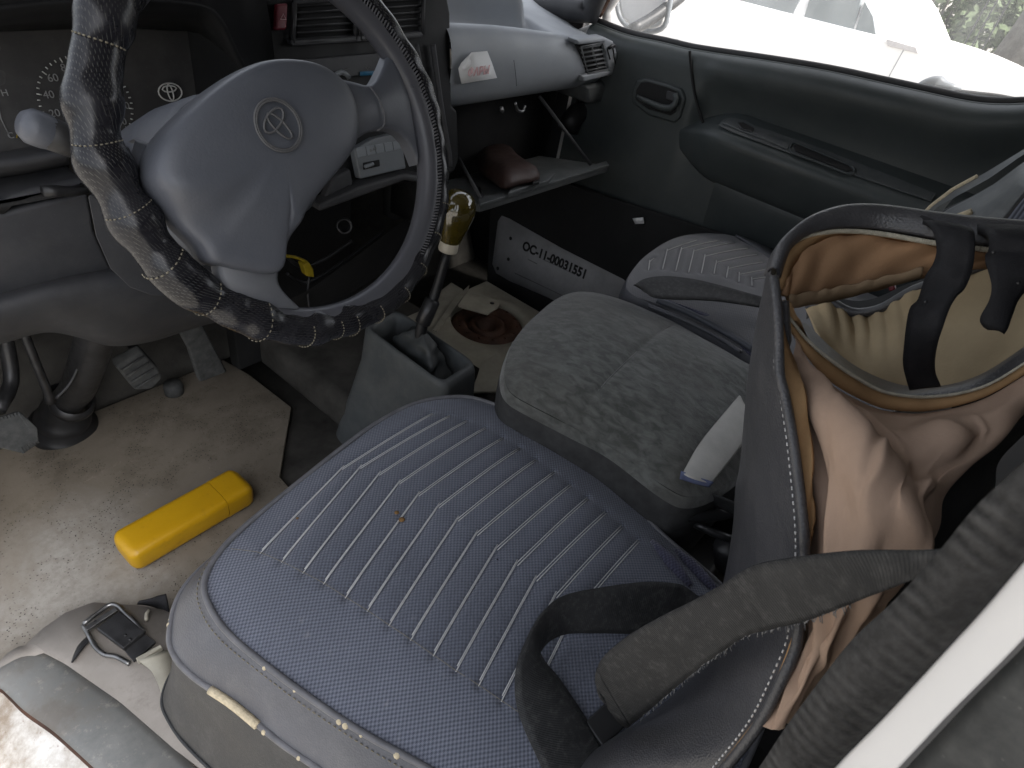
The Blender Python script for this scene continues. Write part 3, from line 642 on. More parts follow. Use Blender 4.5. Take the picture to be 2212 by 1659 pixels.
for i in range(37):
    a = R(222)-R(264)*i/36; r0 = sr*(.90 if i % 4 == 0 else .945)
    ticks.append([sc+(KX*math.cos(a)+KY*math.sin(a))*r0, sc+(KX*math.cos(a)+KY*math.sin(a))*sr])
tubes('speed_ticks', ticks, .0008, 'print', db, n=4, smooth=False)['kind'] = 'stuff'
for i, s in enumerate(['0', '20', '40', '60', '80', '100', '120', '140', '160', '180']):
    a = R(222)-R(264)*i/9; p = sc+(KX*math.cos(a)+KY*math.sin(a))*sr*.76-KY*.005
    text('speed_number', s, .013, p, KX, KY, 'print_dim', db, align='CENTER')
lg = V(((0.47,0.9909,0.7201))); lr = (V(((0.4871,0.9905,0.7187)))-lg).length
def ov(cx, cy, a, b): return [lg+KX*(cx+a*math.cos(t))+KY*(cy+b*math.sin(t)) for t in np.linspace(0, 2*math.pi, 33)[:-1]]
tubes('cluster_emblem', [ov(0, 0, lr, lr*.70), ov(0, lr*.26, lr*.62, lr*.24), ov(0, -.02*lr, lr*.22, lr*.66)], .0011, 'print', db, n=5, closed=True, step=.004)
text('gauge_letter', 'H', .011, V(((0.2611,0.9936,0.7307))), KX, KY, 'print_dim', db)
text('gauge_letter', 'C', .010, V(((0.2503,0.9818,0.6837))), KX, KY, 'print_dim', db)
tubes('gauge_scale', [[(0.2546,0.9932,0.7293),(0.2529,0.9901,0.717),(0.2505,0.9873,0.7057),(0.2526,0.9827,0.6872)]], .0007, 'print_dim', db, n=4)
tubes('gauge_needle', [[(0.2674,0.9841,0.7012),(0.2637,0.9823,0.694),(0.2586,0.9803,0.686)]], .0008, 'wire', db, n=4)
# ledge and knee panel under the cluster
grid('cluster_ledge', [cr([(0.1682,0.98,0.6688),(0.2348,0.98,0.6677),(0.2828,0.98,0.6704),(0.3226,0.98,0.672)], 24), cr([(0.1512,0.9,0.69),(0.213,0.9,0.6899),(0.2517,0.9,0.6902),(0.2889,0.9,0.6947)], 24), cr([(0.1484,0.895,0.686),(0.2102,0.895,0.6866),(0.2488,0.895,0.6867),(0.2833,0.895,0.6891)], 24), cr([(0.1563,0.96,0.6509),(0.2228,0.96,0.6511),(0.2643,0.96,0.6509),(0.3039,0.96,0.654)], 24)], 'dash_grey', db, subd=1, thick=.006)
prism('switch_slot', arr((0.1551,0.955,0.6519),(0.2213,0.955,0.652),(0.2742,0.955,0.6547),(0.302,0.955,0.6549),(0.301,0.955,0.6461),(0.2947,0.955,0.635),(0.2466,0.955,0.6323),(0.2303,0.955,0.6306),(0.1483,0.955,0.6312)), (0, .03, 0), 'void', db, .003)
prism('ledge_rail', arr((0.1397,0.9,0.6553),(0.1975,0.9,0.6375),(0.2099,0.9,0.6467),(0.2311,0.9,0.6518),(0.2788,0.9,0.6544),(0.2984,0.9,0.6556),(0.2962,0.9,0.6396),(0.2574,0.9,0.6339),(0.1964,0.9,0.6336),(0.1328,0.9,0.6342)), (0, .10, 0), 'dash_grey', db, .012)
tube('release_lever', [(0.2421,0.885,0.6542),(0.2515,0.885,0.6546),(0.2657,0.885,0.6486),(0.2904,0.885,0.6472)], [.0075, .0075, .006, .006], 'black', db)
prism('knee_panel', arr((0.1292,0.9,0.6235),(0.1952,0.9,0.6296),(0.2964,0.9,0.6357),(0.2962,0.9,0.6201),(0.2921,0.9,0.5806),(0.2982,0.9,0.5357),(0.3041,0.9,0.5111),(0.2142,0.9,0.5116),(0.0933,0.9,0.5147)), (0, .10, 0), 'dash_grey', db, .006)
kp = grid('knee_bolster', [cr([(0.0985,0.915,0.5169),(0.1683,0.915,0.5203),(0.2336,0.915,0.5194),(0.3056,0.915,0.5149),(0.4132,0.915,0.4936),(0.5378,0.915,0.4179)], 44), cr([(0.0917,0.885,0.5237),(0.1609,0.885,0.5314),(0.2246,0.885,0.5316),(0.2942,0.885,0.5262),(0.3994,0.885,0.5103),(0.5198,0.885,0.435)], 44), cr([(0.0874,0.862,0.5315),(0.1538,0.862,0.535),(0.2161,0.862,0.5347),(0.2833,0.862,0.5254),(0.3855,0.862,0.5031),(0.5046,0.862,0.4332)], 44), cr([(0.0809,0.865,0.5089),(0.1462,0.865,0.5056),(0.2092,0.865,0.5038),(0.2764,0.865,0.4881),(0.3804,0.865,0.4619),(0.5031,0.865,0.3981)], 44), cr([(0.0768,0.9,0.4649),(0.1446,0.9,0.458),(0.199,0.9,0.4548),(0.2396,0.9,0.4243),(0.2725,0.9,0.3977),(0.3325,0.9,0.3802),(0.4429,0.9,0.3736),(0.5393,0.9,0.3347)], 44), cr([(0.0825,0.98,0.4094),(0.1562,0.98,0.401),(0.2155,0.98,0.3972),(0.2601,0.98,0.3654),(0.2956,0.98,0.3345),(0.361,0.98,0.3151),(0.4814,0.98,0.3074),(0.5868,0.98,0.2667)], 44)], 'dash_grey', db, subd=1)
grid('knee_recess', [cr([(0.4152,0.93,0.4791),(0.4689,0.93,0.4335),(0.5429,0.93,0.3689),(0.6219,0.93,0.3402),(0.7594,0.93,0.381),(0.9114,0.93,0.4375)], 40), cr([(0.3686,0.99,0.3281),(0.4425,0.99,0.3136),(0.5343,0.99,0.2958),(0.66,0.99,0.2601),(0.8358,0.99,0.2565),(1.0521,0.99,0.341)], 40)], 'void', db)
# centre stack
prism('stack_body', arr((0.5378,0.9012,0.9218),(0.9236,0.8967,0.9028),(0.9351,0.8888,0.8699),(0.9406,0.8822,0.8425),(0.9301,0.8473,0.6966),(0.9445,0.8447,0.6857),(0.942,0.8238,0.5988),(0.9266,0.8188,0.5778),(0.8876,0.8167,0.569),(0.7746,0.8196,0.5811),(0.6011,0.8188,0.5779),(0.4924,0.8207,0.5856)), (0, .16, 0), 'dash_dark', db, .008)
SN = V((0, -.972, .233)).normalized()
def sframe(name, outer, mat, h=.008, b=.003, parent=None): return prism(name, [V(p) for p in outer], -SN*h, mat, parent or db, b)
hz_ = sframe('hazard_button', ((0.5815,0.8732,0.8605),(0.5993,0.8733,0.8611),(0.5897,0.8659,0.8299),(0.5709,0.8657,0.8293)), 'red', .01)
tubes('hazard_mark', [[(0.5874,0.8692,0.8489),(0.5814,0.8676,0.8425),(0.5903,0.8676,0.8423)]], .0006, 'red_ink', hz_, n=4, smooth=False, closed=True)
def vent(name, quad, nslat, h, mat, smat, xs=(), fr=.0035):
    q = [V(p) for p in quad]                       # TL TR BR BL
    back = prism(name, [p-SN*.004 for p in q], -SN*.02, 'void', db, 0)
    def at(u, v): return (q[0].lerp(q[1], u)).lerp(q[3].lerp(q[2], u), v)
    for k in range(nslat):
        v = (k+.5)/nslat
        a, b_, c, d = at(.01, v-.16/nslat), at(.99, v-.16/nslat), at(.99, v+.16/nslat), at(.01, v+.16/nslat)
        prism('slat', [a+SN*.002, b_+SN*.002, c+SN*.0, d+SN*.0], -SN*.010, smat, back, 0)
    e = .006
    for (u0, v0, u1, v1) in ((0, 0, 1, 0), (0, 1, 1, 1), (0, 0, 0, 1), (1, 0, 1, 1)):
        tube('vent_frame', [at(u0, v0)+SN*.003, at(u1, v1)+SN*.003], fr, mat, back, n=8, smooth=False)
    for u in xs:
        prism('divider', [at(u-.01, 0)+SN*.002, at(u+.01, 0)+SN*.002, at(u+.01, 1)+SN*.002, at(u-.01, 1)+SN*.002], -SN*.012, mat, back, 0)
    return back
vent('centre_vent', ((0.6125,0.8803,0.8602),(0.7217,0.8815,0.8649),(0.7117,0.8687,0.8119),(0.5989,0.8687,0.8116)), 6, .01, 'slat', 'slat')
vent('centre_vent', ((0.7306,0.8815,0.865),(0.8664,0.8828,0.8706),(0.8569,0.8692,0.8139),(0.7208,0.8687,0.8116)), 6, .01, 'slat', 'slat')
prism('vent_sill', arr((0.5948,0.8636,0.816),(0.8541,0.8647,0.8208),(0.8529,0.8624,0.8114),(0.5948,0.8619,0.8092)), (0, .02, 0), 'dash_grey', db, .002)
cpn = sframe('climate_panel', ((0.6064,0.8598,0.7919),(0.7669,0.8604,0.7942),(0.7678,0.8527,0.7623),(0.604,0.853,0.7633)), 'dash_grey', .006)
sframe('climate_stripe', ((0.7105,0.852,0.7699),(0.739,0.8519,0.7694),(0.738,0.8505,0.7635),(0.7113,0.8506,0.764)), 'blue', .002, 0, cpn)
tubes('climate_mark', [[(0.7235,0.8542,0.7747),(0.7268,0.8535,0.7719),(0.7311,0.8542,0.7749)], [(0.6773,0.8539,0.7736),(0.692,0.8543,0.7753)]], .0006, 'print_dim', cpn, n=4, smooth=False)
tube('climate_knob', [(0.6565,0.8478,0.7674),(0.669,0.8491,0.7728),(0.68,0.8483,0.7696),(0.6844,0.847,0.7642)], .004, 'radio', cpn, n=8)
tube('stack_trim', [(0.8405,0.8622,0.8018),(0.8495,0.848,0.7426),(0.8594,0.8335,0.6821),(0.87,0.818,0.6173),(0.873,0.8109,0.5879)], .004, 'dash_grey', db)
tube('stack_trim', [(0.8792,0.8619,0.8004),(0.885,0.8474,0.7399),(0.8927,0.8326,0.6784),(0.9018,0.8188,0.6208),(0.9019,0.8128,0.5957)], .005, 'dash_grey', db)
rd = thing('car_radio', 'silver grey car radio with a row of pale keys behind the wheel rim', 'radio', ((0.7361,0.8286,0.6357)))
sframe('radio_body', ((0.6777,0.8243,0.6607),(0.7209,0.8268,0.6712),(0.7819,0.8274,0.6736),(0.7863,0.8128,0.6127),(0.6815,0.8128,0.6129)), 'radio', .03, .003, rd)
q = [V(p) for p in ((0.6796,0.8231,0.6624),(0.7786,0.8228,0.6611),(0.7799,0.8195,0.6474),(0.6807,0.8195,0.6472))]
for k in range(5):
    u0, u1 = k/5+.008, (k+1)/5-.008
    sframe('radio_key', [q[0].lerp(q[1], u0), q[0].lerp(q[1], u1), q[3].lerp(q[2], u1), q[3].lerp(q[2], u0)], 'radio_key', .004, .001, rd)
sframe('tape_slot', ((0.6907,0.8172,0.6377),(0.7261,0.8171,0.6373),(0.7254,0.8146,0.627),(0.6897,0.8146,0.6268)), 'void', .004, .001, rd)
tube('tape_knob', [(0.6891,0.8116,0.6336),(0.6982,0.8118,0.6344),(0.7074,0.812,0.6351)], .003, 'radio_key', rd, n=8)
text('radio_print', 'R A·F', .007, V(((0.7075,0.8198,0.6514))), (1, 0, .1), (0, .2, 1), 'print_dim', rd)
prism('radio_side_trim', arr((0.6329,0.818,0.6258),(0.6659,0.819,0.6303),(0.667,0.813,0.6051),(0.6045,0.8106,0.595)), (0, .02, 0), 'dash_grey', db, .004)
prism('stack_shelf', arr((0.586,0.7981,0.5946),(0.6729,0.8011,0.6069),(0.774,0.8015,0.6088),(0.868,0.7953,0.5827),(0.8447,0.7935,0.5752),(0.7725,0.799,0.598),(0.5837,0.7955,0.5835)), (0, .05, 0), 'dash_grey', db, .004)
box('lower_centre_panel', (.60, 1.15, .02), (.94, 1.19, .66), 'void', db, .006)
box('dash_top', (-.02, .93, .875), (.93, 1.46, .90), 'dash_dark', db, .004)
# pale passenger pad
def pad(x, zl, tray, back):
    s = zl-.822
    base = [(1.0, .655+s*.3), (.92, .664), (.888, .676), (.870, .694), (.858, .72+s*.3), (.855, .75+s*.6), (.859, .785+s), (.867, .806+s), (.878, .818+s), (.890, .8225+s), (.902, .820+s)]
    if tray: base += [(.909, .811+s), (.912, .797+s*.5), (.918, .786), (.93, .782), (back-.04, .780), (back-.012, .781), (back-.002, .787), (back+.004, .81), (back+.009, .842), (back+.014, .853), (back+.03, .860)]
    else: base += [(.912, .8205+s), (.925, .822+s), (.94, .824+s), (.955, .826+s), (.97, .828+s), (.985, .831+s), (1.0, .834+s), (1.02, .838+s), (1.04, .842+s), (1.07, .848+s), (1.10, .852+s)]
    base += [(1.25, .868), (1.42, .86), (1.44, .70)]
    return [(x, y, z) for y, z in base]
pr_ = [pad(.926, .827, 1, 1.10), pad(.935, .827, 1, 1.10), pad(1.0, .824, 1, 1.10), pad(1.08, .820, 1, 1.095), pad(1.14, .815, 1, 1.08), pad(1.19, .810, 1, 1.055), pad(1.23, .806, 1, 1.02), pad(1.26, .803, 1, .985), pad(1.28, .801, 1, .962), pad(1.296, .799, 0, 0), pad(1.31, .797, 0, 0), pad(1.36, .793, 0, 0), pad(1.42, .788, 0, 0), pad(1.46, .784, 0, 0), pad(1.482, .779, 0, 0)]
e_ = np.array(pr_[-1]); ec_ = e_.copy(); ec_[:, 1] += (e_[:, 1] < 1.0)*.012; ec_[:, 0] = 1.495
grid('passenger_pad', pr_+[ec_], 'pad_light', db, subd=1, uv=False)
tubes('pad_seam', [[(1.1037,0.853,0.7649),(1.117,0.853,0.7378),(1.1265,0.853,0.7136)]], .0006, 'dash_grey', db, n=4)
# end vent by the door
SNo = SN; SN = V((-.12, -.99, .05)).normalized()
ve = vent('end_vent', ((1.335,0.852,0.7811),(1.4243,0.852,0.7853),(1.4869,0.852,0.725),(1.3892,0.852,0.7211)), 6, .01, 'slat_pale', 'slat_pale', xs=(.5,), fr=.0016)
prism('vent_surround', arr((1.3079,0.8465,0.7966),(1.4218,0.8465,0.7984),(1.4686,0.8465,0.787),(1.5067,0.8465,0.7547),(1.5296,0.8465,0.7195),(1.5076,0.8465,0.7102),(1.3771,0.8465,0.7031),(1.3628,0.8465,0.7184),(1.4795,0.8465,0.7228),(1.4234,0.8465,0.7867),(1.32,0.8465,0.785)), (0, .03, 0), 'pad_light', ve, .005)
tube('vent_slider', [(1.4467,0.842,0.775),(1.4607,0.842,0.7804),(1.4703,0.842,0.778)], .004, 'black', ve, n=8)
tubes('vent_slot', [[(1.4452,0.8455,0.7722),(1.4694,0.8455,0.7487)], [(1.4698,0.8455,0.7731),(1.5025,0.8455,0.7343)]], .0016, 'void', ve, n=5)
SN = SNo
prism('dash_end_cap', arr((1.4154,0.86,0.6878),(1.5304,0.86,0.6894),(1.5615,0.86,0.6459),(1.5289,0.86,0.6375),(1.4438,0.86,0.6417)), (0, .12, 0), 'console', db, .01)
tube('duct', [(1.5056,0.92,0.6519),(1.5298,0.92,0.6159),(1.4838,0.92,0.5889),(1.4636,0.92,0.5579)], .028, 'black', db, n=14)
# glove compartment
box('glove_back', (.93, .99, .40), (1.49, 1.03, .70), 'void', db, 0)
box('glove_wall', (.925, .86, .42), (.935, 1.0, .69), 'black', db, 0)
lid = prism('glove_lid', arr((0.9351,0.7509,0.5348),(1.404,0.7393,0.5374),(1.40, .95, .489),(.955, .95, .489)), (0, 0, -.018), 'console', db, .004)
prism('lid_lip', arr((0.9254,0.7456,0.5401),(1.3965,0.736,0.5423),(1.4298,0.7639,0.536),(0.9574,0.7784,0.5327)), (0, 0, -.008), 'console', lid, .002)
prism('latch_plate', arr((1.0057,0.7397,0.5496),(1.148,0.7403,0.5495),(1.2157,0.7706,0.5427),(1.2116,0.8067,0.5345),(1.1007,0.8005,0.5359)), (0, 0, -.012), 'console', lid, .003)
prism('latch', arr((1.1116,0.76,0.5532),(1.1341,0.7594,0.5534),(1.0976,0.7301,0.56),(1.076,0.731,0.5598)), (0, 0, -.008), 'black', lid, .001)
prism('lid_tab', arr((0.9586,0.7769,0.533),(1.028,0.8374,0.5194),(0.9743,0.7806,0.5322)), (.004, 0, 0), 'dash_grey', lid, 0)
tube('lid_stay', [V(((1.2815,0.9,0.665))), V(((1.3643,0.7686,0.5349)))], .0042, 'dash_grey', lid, n=8, smooth=False)
tube('lid_stay', [V(((0.9995,0.88,0.5741))), V(((0.9609,0.774,0.5337)))], .0035, 'dash_grey', lid, n=8, smooth=False)
tube('hook', [(1.0948,0.86,0.6719),(1.0987,0.86,0.6621),(1.1013,0.86,0.6637)], .004, 'metal', db, n=8)
tube('hook', [(1.1402,0.86,0.6767),(1.1527,0.86,0.66),(1.1735,0.86,0.6557),(1.1768,0.86,0.6672)], .003, 'metal', db, n=8)
pc = dome('pouch', [(1.1794,0.9781,0.504),(1.2722,1.0358,0.491),(1.3108,1.0262,0.4932),(1.292,0.9712,0.5056),(1.2106,0.8779,0.5266),(1.1469,0.7865,0.5473),(1.112,0.7456,0.5565),(1.0538,0.7528,0.5549),(1.0174,0.7605,0.5531),(1.0575,0.8289,0.5377),(1.1044,0.9012,0.5214)], 'pouch', None, [(.9, -.012), (1.03, .0), (1.0, .010), (.88, .021), (.6, .028), (.3, .030), (.01, .030)], (0, -.1, 1), n=60)
tag(pc, 'brown leather pouch lying in the open glove compartment', 'pouch')
pn = prism('paper_note', arr((0.9358,0.848,0.7614),(0.9418,0.848,0.7705),(0.9621,0.848,0.7835),(0.9665,0.848,0.7872),(1.0108,0.848,0.7875),(1.0289,0.848,0.7662),(1.0509,0.848,0.7369),(0.9491,0.848,0.7338),(0.9418,0.848,0.7474)), (0, -.0008, 0), 'paper', b=0)
tag(pn, 'torn white paper sticker with faded pink lettering on the pale dash pad', 'sticker')
text('lettering', 'ФАРЫ', .0205, V(((0.961,0.846,0.7417))), V(((1.0401,0.846,0.7434)))-V(((0.9586,0.846,0.741))), (0, -.05, 1), 'red_ink', pn, bold=.0007)
grid('folded_corner', [lin([(0.9371,0.846,0.7634),(0.9578,0.846,0.7819),(0.9621,0.846,0.7856)], 8), lin([(0.9436,0.842,0.7593),(0.9623,0.842,0.7677),(0.96,0.842,0.7805)], 8)], 'paper', pn, thick=.0006)

# loose wiring below the column
wr = thing('wiring', 'loose dark wiring with a yellow connector under the steering column', 'wiring', ((0.6698,0.95,0.3779)))
prism('connector', arr((0.6424,0.93,0.4045),(0.6553,0.93,0.4066),(0.6653,0.93,0.3869),(0.6667,0.93,0.3674),(0.6495,0.93,0.3753)), (0, .02, 0), 'wire', wr, .003)
tube('yellow_lead', [(0.6118,0.94,0.4282),(0.6337,0.94,0.4186),(0.656,0.94,0.4016)], .003, 'wire', wr, n=8)
tube('lead', [(0.6608,0.94,0.3666),(0.656,0.94,0.3336),(0.6576,0.94,0.2938)], .0022, 'dash_grey', wr, n=6)
tube('lead', [(0.6191,0.96,0.4216),(0.6566,0.96,0.3826),(0.7123,0.96,0.3812),(0.7836,0.96,0.4035)], .004, 'black', wr, n=8)
tube('lead', [(0.6243,0.96,0.3773),(0.6655,0.96,0.3421),(0.7351,0.96,0.3523),(0.8215,0.96,0.3819),(0.8731,0.96,0.4013)], .004, 'black', wr, n=8)
lathe('ignition_ring', [(.013, 0), (.016, .003), (.016, .01), (.012, .012), (.011, -.01)], 'metal_dark', wr, org=V(((0.7394,0.93,0.4626))), axis=(-.5, -.8, .3), n=24)

# ------------------------------------------------------------------ gear lever console
gc = thing('gear_console', 'grey plastic gear lever console box with open rim and rubber gaiter', 'console', (.74, .70, .0))
def rrect(pts, k=64, r=.18):
    """rounded quadrilateral through four corners"""
    P = [V(p) for p in pts]; out = []
    for i in range(4):
        a, b, c = P[i-1], P[i], P[(i+1) % 4]
        s, e = b.lerp(a, r), b.lerp(c, r)
        for t in np.linspace(0, 1, k//4-3): out.append(s*(1-t)**2+b*2*t*(1-t)+e*t*t)
        for t in (.25, .5, .75): out.append(e.lerp(c.lerp(b, r), t))
    return out
_c = [V(p) for p in ((0.7003,0.8063,0.3),(0.789,0.8147,0.3),(0.7859,0.5951,0.3),(0.6941,0.5902,0.3))]
_cc = sum(_c, V())/4
def cin(k, z): return rrect([V(((p-_cc)*k+_cc).to_tuple())+V((0, 0, z-.30)) for p in _c])
_base = [(.640, .862, .0), (.86, .862, .0), (.86, .55, .0), (.645, .55, .0)]
_mid = [V(b).lerp(c, .72)+V((0, 0, .0)) for b, c in zip(_base, _c)]
_top = [V(((p-_cc)*1.14+_cc).to_tuple())-V((0, 0, .012)) for p in _c]
grid('housing', [rrect(_base), rrect(_mid), rrect(_top), cin(1.09, .301), cin(1.0, .302), cin(.95, .296), cin(.92, .27), cin(.90, .19)], 'console', gc, closed=True, uv=False)
_gb = cr([p.to_tuple() for p in cin(.86, .20)], 60, closed=True); gr = []
_lv0 = np.array((.742, .70, .335))
for t in np.linspace(0, 1, 26):
    c = _gb.mean(0)*(1-t)+_lv0*t
    k = (1-t)**.8*.95+.13*t; ang = np.linspace(0, 2*math.pi, 60, endpoint=False)
    w = 1+.10*np.sin(ang*5+t*9)*(1-t)*t*4+.05*math.sin(t*26)*(t > .25)
    gr.append(c+(_gb-_gb.mean(0))*k*w[:, None]+np.array([0, 0, .02*math.sin(t*3.1)]))
grid('gaiter', gr, 'boot', gc, closed=True, uv=False)
gl = thing('gear_lever', 'gear lever with glossy olive amber knob and cream collar', 'gear lever', (.742, .70, .30))
_k0, _k1 = V(((0.7944,0.7,0.4959))), V(((0.8101,0.7,0.5924))); _ka = (_k1-_k0).normalized()
tube('shaft', [V((.742, .70, .25)), V(((0.744,0.7,0.3517))), V(((0.7704,0.7,0.4057))), _k0], [.012, .012, .0095, .0085], 'black', gl, n=14)
lathe('shaft_sleeve', [(.012, 0), (.0155, .003), (.0155, .05), (.012, .054)], 'metal_dark', gl, org=V(((0.744,0.7,0.3517))), axis=V(((0.7704,0.7,0.4057)))-V(((0.744,0.7,0.3517))), n=16)
kh = (V(((0.8085,0.7,0.6167)))-_k0).length
lathe('collar', [(.010, -.002), (.0175, 0), (.0185, .004), (.0178, .018), (.0172, .022), (.014, .022)], 'collar', gl, org=_k0, axis=_ka)
lathe('knob', [(.0165, .016), (.0195, .022), (.0235, .036), (.0290, .054), (.0328, .070), (.0336, .082), (.0318, .095), (.0258, .106), (.0158, .1125), (.006, .115), (0, .1155)], 'knob', gl, org=_k0, axis=_ka, n=40)

# cream plate with round opening beside the console
gp = thing('linkage_plate', 'dirty cream metal plate with a round dark opening and loose bracket beside the console', 'metal plate', ((1.1409,0.8397,0.11)))
_pc = V(((1.1416,0.8356,0.112)))
def disc(r, z, k=64): return [_pc+V((math.cos(2*math.pi*i/k)*r, math.sin(2*math.pi*i/k)*r, z)) for i in range(k)]
grid('plate', [disc(.098, -.01), disc(.099, .004), disc(.140, .004), [_pc+V((math.copysign(min(abs(math.cos(t))*1.5, 1), math.cos(t))*.165, math.copysign(min(abs(math.sin(t))*1.5, 1), math.sin(t))*.15, .003)) for t in np.linspace(0, 2*math.pi, 64, endpoint=False)]], 'cream', gp, closed=True, uv=False)
lathe('ring', [(.098, -.008), (.088, .004), (.072, .008), (.060, .0), (.052, -.012), (.048, .0), (.04, .004), (.026, -.006), (.02, -.03), (0, -.03)], 'rust', gp, org=_pc, n=56)
for i in range(14):
    a = 2*math.pi*i/14; p = _pc+V((math.cos(a)*.080, math.sin(a)*.080, .007))
    box('tooth', (p.x-.003, p.y-.003, p.z-.004), (p.x+.003, p.y+.003, p.z+.002), 'rust', gp, .001)
prism('bracket', arr((1.1016,0.9124,0.15),(1.1692,0.9414,0.15),(1.2038,0.8653,0.15),(1.1969,0.8475,0.15),(1.1795,0.8375,0.15),(1.1297,0.8322,0.15),(1.0954,0.9031,0.15)), (0, 0, -.004), 'cream', gp, .001)
lathe('slot', [(0, .001), (.006, .001), (.0062, 0)], 'black', gp, org=V(((1.1802,0.8602,0.151))), n=12)
prism('bracket_leg', arr((1.2275,0.9852,0.13),(1.2047,0.9676,0.13),(1.108,0.9259,0.13),(0.9877,0.8759,0.13),(0.9839,0.8888,0.13),(1.1398,0.96,0.13)), (0, 0, -.004), 'cream', gp, .001)
prism('side_plate', arr((1.1266,1.0289,0.105),(1.2254,1.0519,0.105),(1.2257,1.0051,0.105),(1.1765,0.9498,0.105),(1.0704,0.9276,0.105),(1.0247,0.9342,0.105)), (0, 0, -.004), 'cream', gp, .001)
prism('trim_sheet', arr((0.9519,0.6956,0.16),(1.0053,0.6952,0.16),(0.9718,0.6399,0.16),(0.9096,0.594,0.16),(0.8518,0.6389,0.16),(0.9007,0.6638,0.16)), (0, 0, -.006), 'cream', gp, .001)

# flat black case leaning on the passenger door
bc = prism('flat_case', arr((1.4535,1.137,0.2943),(1.4743,0.9376,0.4149),(1.4805,0.5827,0.4508),(1.4857,0.2834,0.4808),(1.42, .28, .10),(1.4112,0.5988,0.0491),(1.4081,0.8148,0.031),(1.4075,1.0616,0.0277)), (.014, 0, -.002), 'void', b=.006)
tag(bc, 'flat black case leaning against the passenger door with a printed white number label', 'case')
HN = V((-.985, 0, .17)).normalized()
lbq = prism('number_label', [V(p) for p in ((1.4414,1.0803,0.233),(1.445,1.0725,0.2537),(1.4455,1.0437,0.2566),(1.4443,0.8414,0.2499),(1.4448,0.6257,0.2524),(1.4401,0.5775,0.2255),(1.4208,0.5933,0.1135),(1.4179,0.8372,0.0969),(1.4154,0.9813,0.0822),(1.4154,1.0353,0.0822),(1.419,1.0583,0.1031))], HN*.001, 'label', bc, 0)
_t0, _t1 = V(((1.4307,0.9679,0.1852))), V(((1.4324,0.7393,0.1955)))
def serif_text(name, body, a, b, mat, par):
    X = (b-a); Lw = X.length; X.normalize(); Y = HN.cross(X); Y = -Y if Y.z < 0 else Y
    o = text(name, body, .05, a, X, Y, mat, par, bold=.002)
    w = max((v.co-a).dot(X) for v in o.data.vertices); k = Lw/w
    for v in o.data.vertices:
        d = v.co-a; v.co = a+X*d.dot(X)*k+Y*d.dot(Y)*k*1.15+HN*d.dot(HN)
    return o
serif_text('label_number', 'OC-11-00031551', _t0, _t1, 'inkk', bc)
tubes('label_line', [[(1.4324,0.889,0.1951),(1.4329,0.8329,0.1985),(1.4333,0.7745,0.2007)], [(1.4286,0.9379,0.1732),(1.4288,0.9024,0.1744)], [(1.4184,0.9679,0.1141),(1.4198,0.8468,0.1222),(1.4211,0.7291,0.13)]], .0011, 'print_dim', bc, n=4, smooth=False)
for a_ in ((1.4341,1.0176,0.2053),(1.4234,1.0048,0.1433),(1.4159,1.0334,0.0996)): lathe('stain', [(0, .0008), (.004, .0006), (.006, 0)], 'inkk', bc, org=V(a_), axis=HN, n=7)
pp = prism('paper_scrap', arr((1.455,0.6599,0.4157),(1.455,0.6332,0.4295),(1.455,0.6244,0.4165),(1.455,0.6477,0.4052)), (.004, .0, 0), 'paper', b=0)
tag(pp, 'small white paper scrap behind the top edge of the black case', 'paper scrap')

